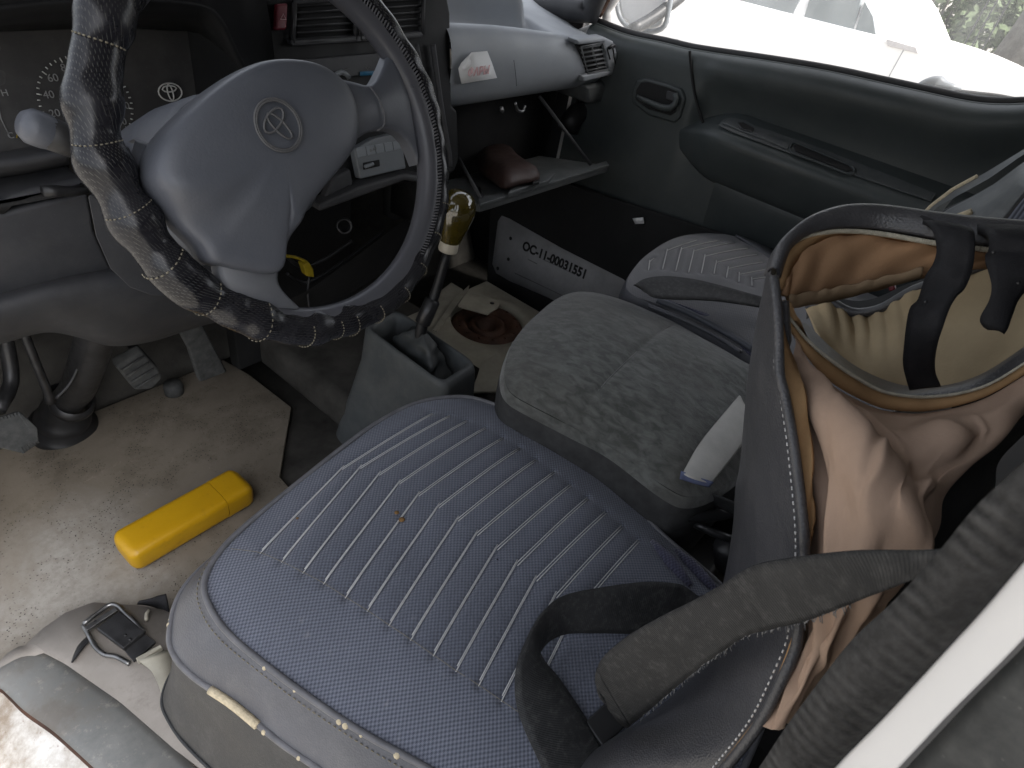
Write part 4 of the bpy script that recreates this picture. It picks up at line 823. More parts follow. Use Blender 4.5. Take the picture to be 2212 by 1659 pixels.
# ------------------------------------------------------------------ seats
def loopang(pts, z, n, c):
    """closed outline sampled at even angles about c"""
    q = cr([(p[0], p[1], 0) for p in pts], 600, closed=True)
    a = np.arctan2(q[:, 1]-c[1], q[:, 0]-c[0]); r = np.hypot(q[:, 0]-c[0], q[:, 1]-c[1]); o = np.argsort(a)
    t = np.linspace(-math.pi, math.pi, n, endpoint=False)
    rr = np.interp(t, np.r_[a[o]-2*math.pi, a[o], a[o]+2*math.pi], np.tile(r[o], 3))
    return np.stack([c[0]+rr*np.cos(t), c[1]+rr*np.sin(t), np.full(n, z)], 1)
class Cushion:
    def __init__(s, loop, z0, crown, c, n=320, p=3.0, tilt=0):
        s.c = np.array(c); s.z0, s.crown, s.p, s.n, s.tilt = z0, crown, p, n, tilt
        s.L = loopang(loop, z0, n, c); s.rad = np.hypot(s.L[:, 0]-c[0], s.L[:, 1]-c[1]); s.seams = []
    def z(s, x, y):
        x, y = np.asarray(x, float), np.asarray(y, float)
        a = np.arctan2(y-s.c[1], x-s.c[0]); r = np.hypot(x-s.c[0], y-s.c[1])
        t = np.linspace(-math.pi, math.pi, s.n+1); R_ = np.interp(a, t, np.r_[s.rad, s.rad[0]])
        k = np.clip(r/R_, 0, 1)
        return s.z0+s.crown*(1-k**s.p)+s.tilt*(y-s.c[1])
    def groove(s, x, y, depth, w):
        d = np.full(x.shape, 9.)
        for pl in s.seams:
            for (a, b) in zip(pl[:-1], pl[1:]):
                a, b = np.array(a[:2]), np.array(b[:2]); v = b-a; L2 = v@v
                t = np.clip(((x-a[0])*v[0]+(y-a[1])*v[1])/L2, 0, 1)
                d = np.minimum(d, np.hypot(x-a[0]-t*v[0], y-a[1]-t*v[1]))
        return depth*np.exp(-(d/w)**1.3) if s.seams else 0*x
    def top(s, name, mat, par, rings=80, depth=.006, w=.007, panel=None):
        ss = np.r_[np.linspace(.004, .86, int(rings*.75)), np.linspace(.87, 1, int(rings*.25))]
        P = np.vstack([np.c_[s.c+(s.L[:, :2]-s.c)*k, np.zeros(s.n)] for k in ss])
        x, y = P[:, 0], P[:, 1]
        g = s.groove(x, y, depth, w)
        P[:, 2] = s.z(x, y)-g+.0012*np.sin(x*31+2*np.sin(y*23))
        o = grid(name, P.reshape(len(ss), s.n, 3), mat, par, closed=True, uv=False)
        if panel is not None:
            at = o.data.attributes.new('panel', 'FLOAT', 'POINT'); at.data.foreach_set('value', panel(x, y).astype(np.float32))
        return o
    def on(s, p, h=0):
        x, y = np.array(p[0]), np.array(p[1]); return np.array([x, y, s.z(x, y)+h])

# driver's seat
ds = thing('car_seat', "blue grey woven driver's seat cushion with stitched chevrons and grey leatherette sides", 'car seat', (.40, .22, .10))
l0 = [(.20, .10), (.175, .184), (.162, .237), (.150, .299), (.141, .365), (.144, .409), (.157, .441), (.191, .464), (.236, .477), (.321, .492), (.40, .505), (.47, .512), (.545, .506), (.606, .474), (.632, .435), (.646, .378), (.652, .275), (.637, .177), (.615, .1), (.60, .0), (.57, -.09), (.4, -.11), (.25, -.09), (.215, 0)]
l1 = [(.155, .08), (.140, .20), (.126, .263), (.116, .326), (.105, .371), (.100, .405), (.107, .440), (.15, .487), (.23, .507), (.32, .515), (.40, .528), (.47, .536), (.56, .525), (.625, .485), (.652, .44), (.664, .378), (.668, .275), (.653, .177), (.63, .1), (.612, 0), (.58, -.095), (.4, -.115), (.23, -.1), (.175, 0)]
l2 = [(.115, .08), (.096, .22), (.088, .28), (.080, .342), (.075, .385), (.074, .423), (.086, .465), (.14, .495), (.23, .50), (.32, .508), (.40, .52), (.47, .528), (.55, .517), (.615, .48), (.64, .44), (.65, .378), (.65, .275), (.64, .177), (.62, .1), (.60, 0), (.57, -.09), (.4, -.11), (.22, -.1), (.15, 0)]
cu = Cushion(l0, .392, .030, (.40, .22), n=400)
SL = [(0.2156,0.4242,0.41),(0.2237,0.3947,0.41),(0.231,0.3648,0.41),(0.2381,0.3371,0.41),(0.2437,0.3067,0.41),(0.2499,0.2779,0.41),(0.2551,0.2489,0.41),(0.2603,0.2207,0.41),(0.2653,0.1918,0.41),(0.2702,0.1636,0.41),(0.2758,0.1369,0.41),(0.2803,0.11,0.41),(0.2848,0.0839,0.41)]
SA = [(0.3694,0.4695,0.415),(0.3855,0.452,0.415),(0.3931,0.4227,0.415),(0.3998,0.3912,0.415),(0.4023,0.3579,0.415),(0.4066,0.3259,0.415),(0.4089,0.2944,0.415),(0.4102,0.2629,0.415),(0.4123,0.2317,0.415),(0.4133,0.2005,0.415),(0.4135,0.1711,0.415),(0.4135,0.1411,0.415),(0.4128,0.1129,0.415)]
SR = [(0.5389,0.4694,0.41),(0.5532,0.4468,0.41),(0.5632,0.4202,0.41),(0.5711,0.3902,0.41),(0.5735,0.3579,0.41),(0.5772,0.3275,0.41),(0.5769,0.2965,0.41),(0.5773,0.2635,0.41),(0.5756,0.2332,0.41),(0.5751,0.203,0.41),(0.5741,0.1719,0.41),(0.5735,0.1434,0.41),(0.5695,0.1151,0.41)]
PSL = [(1.1042,0.4336,0.49),(1.1186,0.4113,0.49),(1.1263,0.3869,0.49),(1.1366,0.3642,0.49),(1.1523,0.3441,0.49),(1.1707,0.3254,0.49),(1.1783,0.3014,0.49),(1.1857,0.2776,0.49),(1.1944,0.2531,0.49)]
PSA = [(1.1473,0.4544,0.495),(1.2235,0.4545,0.495),(1.2457,0.4335,0.495),(1.2487,0.4066,0.495),(1.2367,0.3762,0.495),(1.2265,0.3457,0.495),(1.221,0.3166,0.495),(1.2169,0.2902,0.495),(1.2213,0.2649,0.495)]
PSR = [(1.171,0.4567,0.49),(1.3312,0.4354,0.49),(1.3677,0.3976,0.49),(1.382,0.3698,0.49),(1.3786,0.3347,0.49),(1.3596,0.3071,0.49),(1.3288,0.2819,0.49),(1.3055,0.2602,0.49),(1.2917,0.2364,0.49)]
edge = [(.205, .452)]+[tuple(p[:2]) for p in SL]
cu.seams = [[l, a, r] for l, a, r in zip(SL, SA, SR)]
lside = np.array([[p[0], p[1]] for p in SL]); rside = np.array([[p[0], p[1]] for p in SR])
def inpanel(x, y):
    xl = np.interp(y, lside[::-1, 1], lside[::-1, 0]); xr = np.interp(y, rside[::-1, 1], rside[::-1, 0])
    return np.clip((x-xl)/.004, 0, 1)*np.clip((xr-x)/.004, 0, 1)
def ptop(x, y):
    xr = np.interp(y, rside[::-1, 1], rside[::-1, 0])
    return np.maximum(inpanel(x, y)*.75, np.clip((x-xr-.045)/.02, 0, 1)*1.3)
cu.top('cushion_top', 'weave', ds, rings=150, depth=.0048, w=.0042, panel=ptop)
def onl(pts, h): return [cu.on(p, h) for p in pts]
for k, (l, a, r) in enumerate(zip(SL, SA, SR)):
    l, a, r = (np.array(q) for q in (l, a, r)); off = np.array([.0047, .0028, 0])
    L1 = lin([l, a], 14); L2 = lin([l+off, a+off*.8], 14); R1 = lin([a, r], 14)
    gg = lambda q: cu.groove(q[:, 0], q[:, 1], .0048, .0042)*.5
    mk = lambda q, h: [cu.on(p, h-g) for p, g in zip(q, gg(q))]
    tubes('stitch_seam', [mk(L1, .0006), mk(L2, .0006), mk(R1, .0009), mk(R1+off*np.array([-.6, -1.2, 0]), .0007)], .00066, 'thread', ds, n=4, smooth=False)
tubes('panel_seam', [[cu.on(p, .0008) for p in lin([(.198, .456)]+[tuple(q[:2]) for q in SL], 60)]], .0004, 'thread_tan', ds, n=4, smooth=False)
l0r = loopang(l0, .392, 400, (.40, .22)); l1r = loopang(l1, .333, 400, (.40, .22)); l2r = loopang(l2, .19, 400, (.40, .22))
def wob(L, k, a): t = np.arange(len(L)); return L+np.c_[np.sin(t*.21+k), np.cos(t*.17+k), np.sin(t*.13+2*k)]*a
mid = (l0r+l1r)/2; mid[:, :2] += (mid[:, :2]-np.array([.40, .22]))*.012
grid('side_band', [l0r-np.array([0, 0, .001]), wob((l0r*3+mid)/4, 1, .0008), wob(mid, 2, .0012), wob((l1r*3+mid)/4, 3, .0008), l1r], 'leather_side', ds, closed=True, uv=False, subd=1)
m2 = (l1r+l2r)/2; m2[:, :2] -= (m2[:, :2]-np.array([.40, .22]))*.02
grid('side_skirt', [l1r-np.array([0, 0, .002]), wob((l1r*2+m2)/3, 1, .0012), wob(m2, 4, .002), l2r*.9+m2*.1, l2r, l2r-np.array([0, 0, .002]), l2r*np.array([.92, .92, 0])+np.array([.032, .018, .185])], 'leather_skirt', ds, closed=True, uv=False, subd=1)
tube('piping', l0r[::4]+np.array([0, 0, .001]), .0034, 'piping', ds, n=8, closed=True)
tube('piping', l1r[::4], .0040, 'piping', ds, n=8, closed=True)
tube('hem', l2r[::4]+np.array([0, 0, .002]), .0022, 'leather_skirt', ds, n=8, closed=True)
# double stitch under the upper piping: dashes
s0 = cr((l0r*.86+l1r*.14)[::4], 620, closed=True); s0[:, :2] += (s0[:, :2]-np.array([.40, .22]))*.008
dash = [[s0[i], s0[i+1]] for i in range(0, 619, 2) if s0[i][0] < .33]
tubes('stitch', dash, .0007, 'thread_tan', ds, n=4, smooth=False)['kind'] = 'stuff'
# split piping showing foam, and scuffs
fq = [q for q in l1r if .28 < q[1] < .362 and q[0] < .2][::3]
tube('bare_piping', np.array(fq)+np.array([-.0022, 0, .0022]), .0046, 'foam', ds, n=8)
rs = random.Random(3)
for L, c in ((l1r, 9), (l0r, 6)):
    cand = [q for q in L if q[0] < .22 and .1 < q[1] < .46]
    for k in range(c):
        q = V(rs.choice(cand)); r = rs.uniform(.0018, .0042)
        lathe('scuff', [(0, r*.5), (r*.7, r*.35), (r, 0), (r*.6, -r*.3)], 'foam', ds, org=q+V((-.003, 0, .001)), axis=(-.8, 0, .6), n=8)
box('seat_base', (.16, -.05, .0), (.60, .42, .20), 'dash_dark', ds, .01)
crm = [(858, 1107, .0045), (868, 1122, .006), (641, 1103, .003), (1212, 945, .003)]
for (px, py, z), q in zip([(0, 0, 0)]*4, [(0.3604,0.3525,0.42),(0.3573,0.3407,0.42),(0.2742,0.4354,0.42),(0.6321,0.2936,0.42)]):
    pass
for q, r in zip([(0.3605,0.3534,0.42),(0.3573,0.3407,0.42),(0.2742,0.4354,0.42),(0.6321,0.2936,0.42)], (.0032, .0042, .002, .002)):
    p = V(cu.on(q, .0005))
    lathe('crumb', [(0, r*.5), (r*.6, r*.4), (r, 0), (r*.6, -r*.3)], 'speck', ds, org=p, n=7)
# wrinkled cloth at the rear right corner
for k, (a, b) in enumerate((((.582, .10), (.555, .03)), ((.60, .07), (.578, .0)))):
    q = lin([a, b], 8); tube('cloth_fold', [cu.on(p, .003) for p in q], [.004, .010, .004], 'weave_dark', ds, n=10)

# middle seat
ms = thing('car_seat', 'mottled grey moquette middle seat cushion with one cross seam', 'car seat', (.8, .22, .12))
ml = [(0.6203,0.4025,0.475),(0.6524,0.4305,0.475),(0.7117,0.4625,0.475),(0.7929,0.4873,0.475),(0.8875,0.5,0.475),(0.9492,0.4851,0.475),(0.9887,0.4377,0.475),(0.9995,0.3708,0.475),(1.0078,0.3003,0.475),(1.0061,0.2188,0.475),(1.0022,0.1588,0.475)]+[(1.0, .07, 0)]+[(0.8749,0.0729,0.475),(0.7802,0.0568,0.475),(0.6881,0.0672,0.475),(0.634,0.0898,0.475),(0.6225,0.1257,0.475),(0.6294,0.2111,0.475),(0.6198,0.2763,0.475),(0.6089,0.344,0.475),(0.6069,0.3776,0.475)]
mcn = (.80, .24)
mc = Cushion(ml, .462, .046, mcn, n=260, p=3.2)
_sm = lin([(0.6023,0.2756,0.5),(0.9834,0.302,0.5)], 20); mc.seams = [[tuple(_sm[0]), tuple(_sm[-1])]]
mc.top('cushion_top', 'mottle', ms, rings=90, depth=.004, w=.006)
tubes('cross_seam', [[mc.on(p, -.0036) for p in _sm[1:-1]]], .0006, 'print_dim', ms, n=5, smooth=False)
m0 = loopang(ml, .462, 260, mcn)
def grow(L, k, z, c): q = L.copy(); q[:, :2] = np.array(c)+(q[:, :2]-np.array(c))*k; q[:, 2] = z; return q
grid('edge_roll', [m0, grow(m0, 1.010, .457, mcn), grow(m0, 1.017, .450, mcn), grow(m0, 1.021, .442, mcn)], 'mottle', ms, closed=True, uv=False, subd=1)
grid('side', [grow(m0, 1.0205, .444, mcn), grow(m0, 1.026, .428, mcn), grow(m0, 1.024, .39, mcn), grow(m0, 1.0, .34, mcn), grow(m0, .93, .24, mcn), grow(m0, .9, .16, mcn)], 'mottle_shade', ms, closed=True, uv=False, subd=1)
box('seat_base', (.70, .02, .08), (.94, .38, .22), 'black', ms, .01)
tube('edge_trim', [(1.0131,0.3617,0.485),(1.0242,0.3077,0.485),(1.0238,0.245,0.485),(1.0187,0.1922,0.485),(1.0137,0.1652,0.485)], .006, 'hub', ms, n=8)
tube('edge_trim', [(0.9843,0.3646,0.482),(0.9976,0.3025,0.482),(1.0017,0.2382,0.482),(0.9925,0.1798,0.482)], .004, 'leather_side', ms, n=8)

# passenger seat
ps = thing('car_seat', 'grey passenger seat cushion with white stitched chevrons beside the far door', 'car seat', (1.22, .22, .12))
pl = [(1.0223,0.4349,0.475),(1.0893,0.4601,0.475),(1.1896,0.48,0.475),(1.3036,0.4833,0.475),(1.4161,0.4544,0.475),(1.4737,0.3946,0.475),(1.4833,0.3264,0.475),(1.4761,0.2657,0.475)]+[(1.46, .2, 0), (1.46, -.02, 0), (1.02, -.06, 0), (1.0, .1, 0), (1.01, .25, 0)]+[(1.0124,0.3577,0.475),(1.0044,0.4027,0.475)]
pcn = (1.22, .26)
pcu = Cushion(pl, .475, .036, pcn, n=260, p=3)
pcu.seams = [[l, a, r] for l, a, r in zip(PSL, PSA, PSR)]
pcu.top('cushion_top', 'seat_grey', ps, rings=90, depth=.006, w=.007, panel=lambda x, y: 0*x+.6)
for l, a, r in pcu.seams:
    off = np.array([.007, .003, 0])
    mk2 = lambda p, q, h: [pcu.on(e, h) for e in lin([np.array(p), np.array(q)], 12)]
    tubes('stitch_seam', [mk2(l, a, -.002), mk2(np.array(l)+off, np.array(a)+off, -.002)], .0009, 'thread', ps, n=4, smooth=False)
    tubes('stitch_seam', [mk2(a, r, -.003)], .0008, 'print', ps, n=4, smooth=False)
p0 = loopang(pl, .475, 260, pcn)
grid('side', [p0, grow(p0, 1.02, .465, pcn), grow(p0, 1.03, .43, pcn), grow(p0, 1.0, .3, pcn), grow(p0, .95, .15, pcn)], 'leather_side', ps, closed=True, uv=False, subd=1)
ribbon('side_mesh', [(1.0202,0.3472,0.49),(1.0372,0.2966,0.49),(1.0509,0.2455,0.49),(1.0645,0.1772,0.49)], [(1.0397,0.3229,0.478),(1.0235,0.2468,0.478),(1.0178,0.1979,0.478),(0.9992,0.1562,0.478)], 'weave_dark', ps, n=20)
grid('seam_fold', [cr([(1.4119,0.3805,0.505),(1.3977,0.3399,0.505),(1.3703,0.2899,0.505),(1.3421,0.2417,0.505)], 14), cr([(1.4259,0.3727,0.5),(1.4313,0.3172,0.5),(1.4255,0.2701,0.5)], 14)], 'leather_side', ps, thick=.006)
_h1 = lin([(1.3,0.0598,0.7009),(1.3,0.0557,0.7286),(1.3,0.0394,0.7668),(1.3,0.0124,0.8071),(1.3,-0.0149,0.8542),(1.3,-0.0505,0.9158)], 40)
_h2 = lin([(1.24,0.0428,0.7197),(1.24,0.0315,0.7442),(1.24,0.0075,0.7762),(1.24,-0.0099,0.8043),(1.24,-0.0262,0.8438),(1.24,-0.0591,0.9051)], 40)
_h3 = lin([(1.14,0.0072,0.754),(1.14,-0.0042,0.7738),(1.14,-0.0146,0.794),(1.14,-0.025,0.8179),(1.14,-0.0346,0.8432),(1.14,-0.0696,0.893)], 40)
_h4 = lin([(1.05,-0.0346,0.7883),(1.05,-0.0396,0.804),(1.05,-0.0422,0.8182),(1.05,-0.0426,0.8313),(1.05,-0.0442,0.8508),(1.05,-0.076,0.8868)], 40)
_h5 = _h4+np.array([-.02, -.14, .0])
_h6 = _h5+np.array([.0, -.04, -.25])
grid('backrest', [_h1+np.array([.12, -.02, 0]), _h1, _h1*.3+_h2*.7+np.array([0, .006, .004])], 'console', ps, uv=False)
bq = grid('backrest_side', [_h2, _h2*.5+_h3*.5+np.array([.012, .012, .01]), _h3, _h3*.5+_h4*.5+np.array([.01, .01, .0]), _h4], 'console', ps, uv=False, subd=1)
grid('backrest_weave', [_h4+np.array([-.004, 0, -.004]), _h5, _h6], 'weave', ps, uv=False)
tube('foam_edge', _h1[2:18], .0045, 'foam', ps, n=8)
tube('foam_edge', [(1.14,0.0227,0.7458),(1.14,0.0135,0.7649),(1.14,-0.002,0.7831)], .0045, 'foam', ps, n=8)
tube('piping', _h2, .004, 'black', ps, n=6)
tube('piping', _h4, .004, 'black', ps, n=6)
prism('buckle_button', arr((0.95,0.0342,0.7028),(0.95,0.0279,0.7074),(0.95,0.0232,0.701),(0.95,0.0295,0.6963)), (.01, 0, 0), 'red', ps, .002)

# black belt between middle and passenger seats
mb = thing('middle_belt', 'black seat belt strap lying between the middle and passenger seats', 'seat belt', ((1.0798,0.3217,0.5)))
ribbon('webbing', [(0.9215,0.3793,0.54),(0.9627,0.3775,0.54),(1.006,0.358,0.54),(1.0431,0.3192,0.54),(1.0689,0.2744,0.54),(1.0973,0.2126,0.54),(1.1192,0.1671,0.54)], [(0.9414,0.3742,0.53),(0.935,0.3419,0.53),(0.9676,0.3099,0.53),(1.0006,0.2848,0.53),(1.0335,0.2542,0.53),(1.0779,0.2004,0.53),(1.0998,0.1554,0.53)], 'belt', mb, thick=.002)

# white cloth tucked behind the seat back
wc = thing('white_cloth', 'off white cloth with blue hem hanging over the middle seat by the seat back', 'cloth', ((0.7059,0.1067,0.5)))
grid('cloth', [cr([(0.8327,0.1252,0.514),(0.7601,0.1231,0.514),(0.6767,0.1194,0.514),(0.6052,0.1092,0.514)], 24), cr([(0.7977,0.1042,0.517),(0.7292,0.0997,0.517),(0.6608,0.0958,0.517),(0.6062,0.0925,0.517)], 24), cr([(0.8,0.0802,0.51),(0.7159,0.0736,0.51),(0.6684,0.073,0.51),(0.6255,0.0724,0.51)], 24)], 'cloth', wc, subd=1, thick=.004)
ribbon('hem', [(0.6077,0.1112,0.514),(0.6133,0.0949,0.514),(0.6231,0.0729,0.514)], [(0.6102,0.1091,0.5),(0.6181,0.0917,0.5),(0.6275,0.0751,0.5)], 'hem', wc, n=14)
rm = thing('seat_recliner', 'dark recliner levers and webbing in the gap between the front seats', 'seat mechanism', (.66, .06, .30))
tube('lever', [(0.6381,0.1154,0.44),(0.6498,0.0983,0.44),(0.6606,0.0786,0.44)], .007, 'metal_dark', rm)
tube('bar', [(0.6337,0.1004,0.42),(0.6563,0.0721,0.42),(0.6859,0.0502,0.42),(0.73,0.0264,0.42)], .009, 'black', rm)
ribbon('woven_tab', [(0.6519,0.1106,0.46),(0.6622,0.0838,0.46),(0.6775,0.0356,0.46)], [(0.6662,0.1103,0.43),(0.6764,0.0787,0.43),(0.6892,0.0277,0.43)], 'belt', rm, n=14)
tube('latch_bar', [(0.6603,0.0734,0.4),(0.6656,0.047,0.4),(0.6746,0.0226,0.4)], .006, 'metal_dark', rm)
lathe('pivot', [(0, .02), (.016, .018), (.02, .008), (.02, -.03)], 'black', rm, org=V(((0.672,0.0187,0.38))), axis=(-.3, .3, .9), n=18)
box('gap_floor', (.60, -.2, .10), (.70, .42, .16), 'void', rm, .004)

# ------------------------------------------------------------------ driver's seat back with its cover unzipped
sb = thing('seat_cover', "charcoal leatherette seat back cover unzipped over tan lining, black straps across", 'seat back', (.42, -.02, .42))
n_ = 90
_L = cr([(0.46,0.0895,0.8561),(0.47,0.0873,0.8335),(0.49,0.0859,0.8001),(0.51,0.0773,0.7464),(0.53,0.0665,0.6918),(0.55,0.0465,0.6118),(0.56,0.0408,0.5757),(0.57,0.0269,0.5277),(0.58,0.0149,0.4776),(0.595,-0.0006,0.4003),(0.49,-0.0159,0.4408),(0.42,-0.0214,0.4495),(0.37,-0.0128,0.4499),(0.34,-0.0025,0.4455),(0.31,0.0105,0.4316),(0.29,0.0226,0.3914),(0.27,0.0376,0.3142)], n_)
_Rr = cr([(0.41,0.0768,0.8765),(0.4,0.068,0.869),(0.39,0.0588,0.86),(0.38,0.0477,0.8453),(0.37,0.0394,0.8366),(0.365,0.0312,0.8297),(0.35,0.0141,0.8156),(0.335,-0.0038,0.7976),(0.32,-0.0194,0.7819),(0.315,-0.0274,0.7697),(0.3,-0.0374,0.757),(0.29,-0.045,0.7435),(0.285,-0.05,0.7318),(0.275,-0.0531,0.7161),(0.265,-0.0584,0.6773),(0.255,-0.0594,0.6279),(0.25,-0.0601,0.5709)], n_)
lrows = []
for t in np.linspace(0, 1, 13):
    bul = .028*math.sin(math.pi*t)**.8*np.sin(np.linspace(.25, 2.7, n_))
    q = _L+(_Rr-_L)*t; q = q+np.outer(bul, [-.55, .45, .35]); lrows.append(q)
grid('leather_front', lrows, 'leather_top', sb, subd=1)
tube('edge_piping', _Rr+np.array([-.002, -.001, 0]), .0032, 'leather_top', sb, n=8)
ip = lrows[11]*.35+lrows[12]*.65+np.array([-.0016, .0012, .0012])
ips = cr(ip, 180)
tubes('edge_stitch', [[ips[i], ips[i+1]] for i in range(16, 160, 2)], .0006, 'thread', sb, n=4, smooth=False)['kind'] = 'stuff'
# grid('front_lip', [lrows[0][12:], lrows[0][12:]+np.array([.012, -.003, -.012]), lrows[0][12:]+np.array([.04, -.012, -.04])], 'leather_top', sb)
# strip of lining beside the stitched edge
_T = cr([(0.42,0.0735,0.8698),(0.41,0.0606,0.8547),(0.4,0.0478,0.8436),(0.39,0.0348,0.8371),(0.37,0.0212,0.8333),(0.36,0.0091,0.8206),(0.345,-0.0036,0.8082),(0.335,-0.0152,0.7922),(0.325,-0.0244,0.7787),(0.315,-0.0345,0.7617),(0.3,-0.0459,0.7422),(0.29,-0.0524,0.7261),(0.28,-0.056,0.7058),(0.27,-0.0609,0.6699)], 60)
_R2 = cr(_Rr[:int(n_*.90)], 60)
grid('lining_strip', [_R2+np.array([-.001, 0, 0]), (_R2+_T)/2+np.array([.004, .0, .0]), _T], 'tan_edge', sb, thick=.002)
# tan back panel: rows run left to right, from the zip down to the hidden foot
tr = [
 [(0.43,0.0527,0.8346),(0.43,0.0338,0.8223),(0.44,0.0134,0.809),(0.45,-0.0052,0.8021),(0.46,-0.0221,0.7982),(0.465,-0.0365,0.8018),(0.47,-0.0488,0.808),(0.47,-0.0615,0.8225),(0.47,-0.0713,0.8396),(0.47,-0.0797,0.8657)],
 [(0.415,0.0396,0.8239),(0.4,0.0188,0.8193),(0.395,-0.0007,0.8185),(0.4,-0.0197,0.8189),(0.41,-0.0369,0.8209),(0.42,-0.0542,0.8298),(0.43,-0.0666,0.8413),(0.44,-0.0756,0.8488),(0.45,-0.0806,0.8519),(0.46,-0.0862,0.8563)],
 [(0.395,0.0227,0.8146),(0.37,0.0038,0.8202),(0.36,-0.0138,0.8258),(0.365,-0.03,0.8292),(0.375,-0.0437,0.8319),(0.39,-0.0572,0.8335),(0.41,-0.0702,0.8329),(0.42,-0.078,0.8375),(0.43,-0.0837,0.8413),(0.45,-0.0894,0.8418)],
 [(0.37,0.0039,0.8017),(0.345,-0.0112,0.8144),(0.335,-0.0242,0.8243),(0.335,-0.0358,0.8294),(0.345,-0.046,0.8297),(0.355,-0.0563,0.8324),(0.365,-0.0624,0.8316),(0.375,-0.0679,0.8311),(0.39,-0.0733,0.8279),(0.4,-0.0766,0.8282)],
 [(0.35,-0.0137,0.7832),(0.33,-0.023,0.7999),(0.32,-0.0328,0.8129),(0.315,-0.0405,0.8226),(0.32,-0.0483,0.8255),(0.325,-0.054,0.8281),(0.335,-0.0597,0.8265),(0.345,-0.0638,0.8244),(0.355,-0.0672,0.8223),(0.37,-0.0708,0.8176)],
 [(0.335,-0.0276,0.7634),(0.315,-0.0343,0.7835),(0.305,-0.0408,0.7963),(0.3,-0.0472,0.8053),(0.3,-0.0528,0.811),(0.305,-0.0585,0.8137),(0.315,-0.0643,0.8123),(0.33,-0.07,0.807),(0.34,-0.0741,0.8059),(0.36,-0.0792,0.7994)],
 [(0.31,-0.0431,0.7423),(0.3,-0.048,0.7538),(0.29,-0.0515,0.7669),(0.285,-0.0547,0.7749),(0.285,-0.0581,0.7799),(0.29,-0.0616,0.781),(0.295,-0.0651,0.782),(0.305,-0.0692,0.7789),(0.315,-0.0734,0.777),(0.33,-0.0785,0.7735)],
 [(0.29,-0.0554,0.7135),(0.285,-0.0578,0.7195),(0.28,-0.0596,0.7265),(0.275,-0.0609,0.7341),(0.275,-0.0629,0.7369),(0.28,-0.0653,0.7342),(0.285,-0.0678,0.7326),(0.29,-0.07,0.7318),(0.3,-0.0727,0.7269),(0.32,-0.0776,0.7165)],
 [(0.265,-0.0598,0.6769),(0.262,-0.0616,0.6822),(0.26,-0.0635,0.6865),(0.258,-0.0646,0.6908),(0.258,-0.0659,0.6931),(0.26,-0.0674,0.6933),(0.262,-0.0686,0.6942),(0.27,-0.071,0.6878),(0.28,-0.0736,0.6797),(0.3,-0.078,0.6631)]]
A_ = np.array([cr(r, 110) for r in tr]); B_ = np.stack([cr(A_[:, i], 150) for i in range(110)], 1)
du = np.gradient(B_, axis=1); dv = np.gradient(B_, axis=0); nn = np.cross(du, dv); nn /= np.linalg.norm(nn, axis=2)[..., None]+1e-9
for _ in range(10): B_[1:-1, 1:-1] = (B_[:-2, 1:-1]+B_[2:, 1:-1]+B_[1:-1, :-2]+B_[1:-1, 2:])/4
camv = np.array([0, 0, 1.05])-B_; sg = np.sign((nn*camv).sum(2)); nn *= sg[..., None]
uu, vv = np.meshgrid(np.linspace(0, 1, 110), np.linspace(0, 1, 150))
def sm_(x, a, b): t = np.clip((x-a)/(b-a), 0, 1); return t*t*(3-2*t)
def ridge(u0, v0, u1, v1, w, h):
    d = np.array([u1-u0, v1-v0]); L2 = d@d; t = np.clip(((uu-u0)*d[0]+(vv-v0)*d[1])/L2, 0, 1)
    dd = np.hypot(uu-u0-t*d[0], (vv-v0-t*d[1])); return h*np.exp(-(dd/w)**2)*np.sin(np.pi*np.clip(t*.8+.1, 0, 1))
H = ridge(.02, .05, .5, .50, .055, .020)+ridge(.25, .18, .62, .42, .05, -.007)+ridge(.5, .25, .95, .20, .06, .010)+ridge(.45, .36, .72, .62, .05, .010)+ridge(.62, .34, .95, .38, .05, -.010)
H += ridge(.05, .25, .22, .62, .04, -.014)+ridge(.2, .45, .34, .85, .045, .007)+ridge(.5, .5, .55, .9, .05, -.006)+ridge(.75, .45, .80, .7, .05, -.008)+ridge(.6, .42, .78, .40, .03, .006)+ridge(.3, .7, .45, .95, .04, -.008)+ridge(.7, .08, .98, .03, .04, -.006)
_rg = np.random.default_rng(12)
for _ in range(26):
    u0, v0 = _rg.uniform(.02, .8), _rg.uniform(.0, .8); an = _rg.normal(1.0, .45); ln = _rg.uniform(.12, .35)
    H += ridge(u0, v0, u0+ln*math.cos(an), v0+ln*math.sin(an), _rg.uniform(.010, .022), _rg.choice([-1, 1])*_rg.uniform(.0012, .0032))
H *= 1-sm_(uu, .62, .92)*.9
H += .0016*np.sin(uu*26+5*vv+3*np.sin(vv*9))*np.sin(vv*7)
grid('tan_back_panel', list(B_+nn*H[..., None]), 'tan', sb, thick=.0)
# side gap: black sheet holds the shadow behind the tan panel in its colour
grid('gap_shade', [B_[:, -1]+np.array([.0, 0, 0]), B_[:, -1]+np.array([.10, -.03, -.02]), B_[:, -1]+np.array([.2, 0, -.05])], 'void', sb)
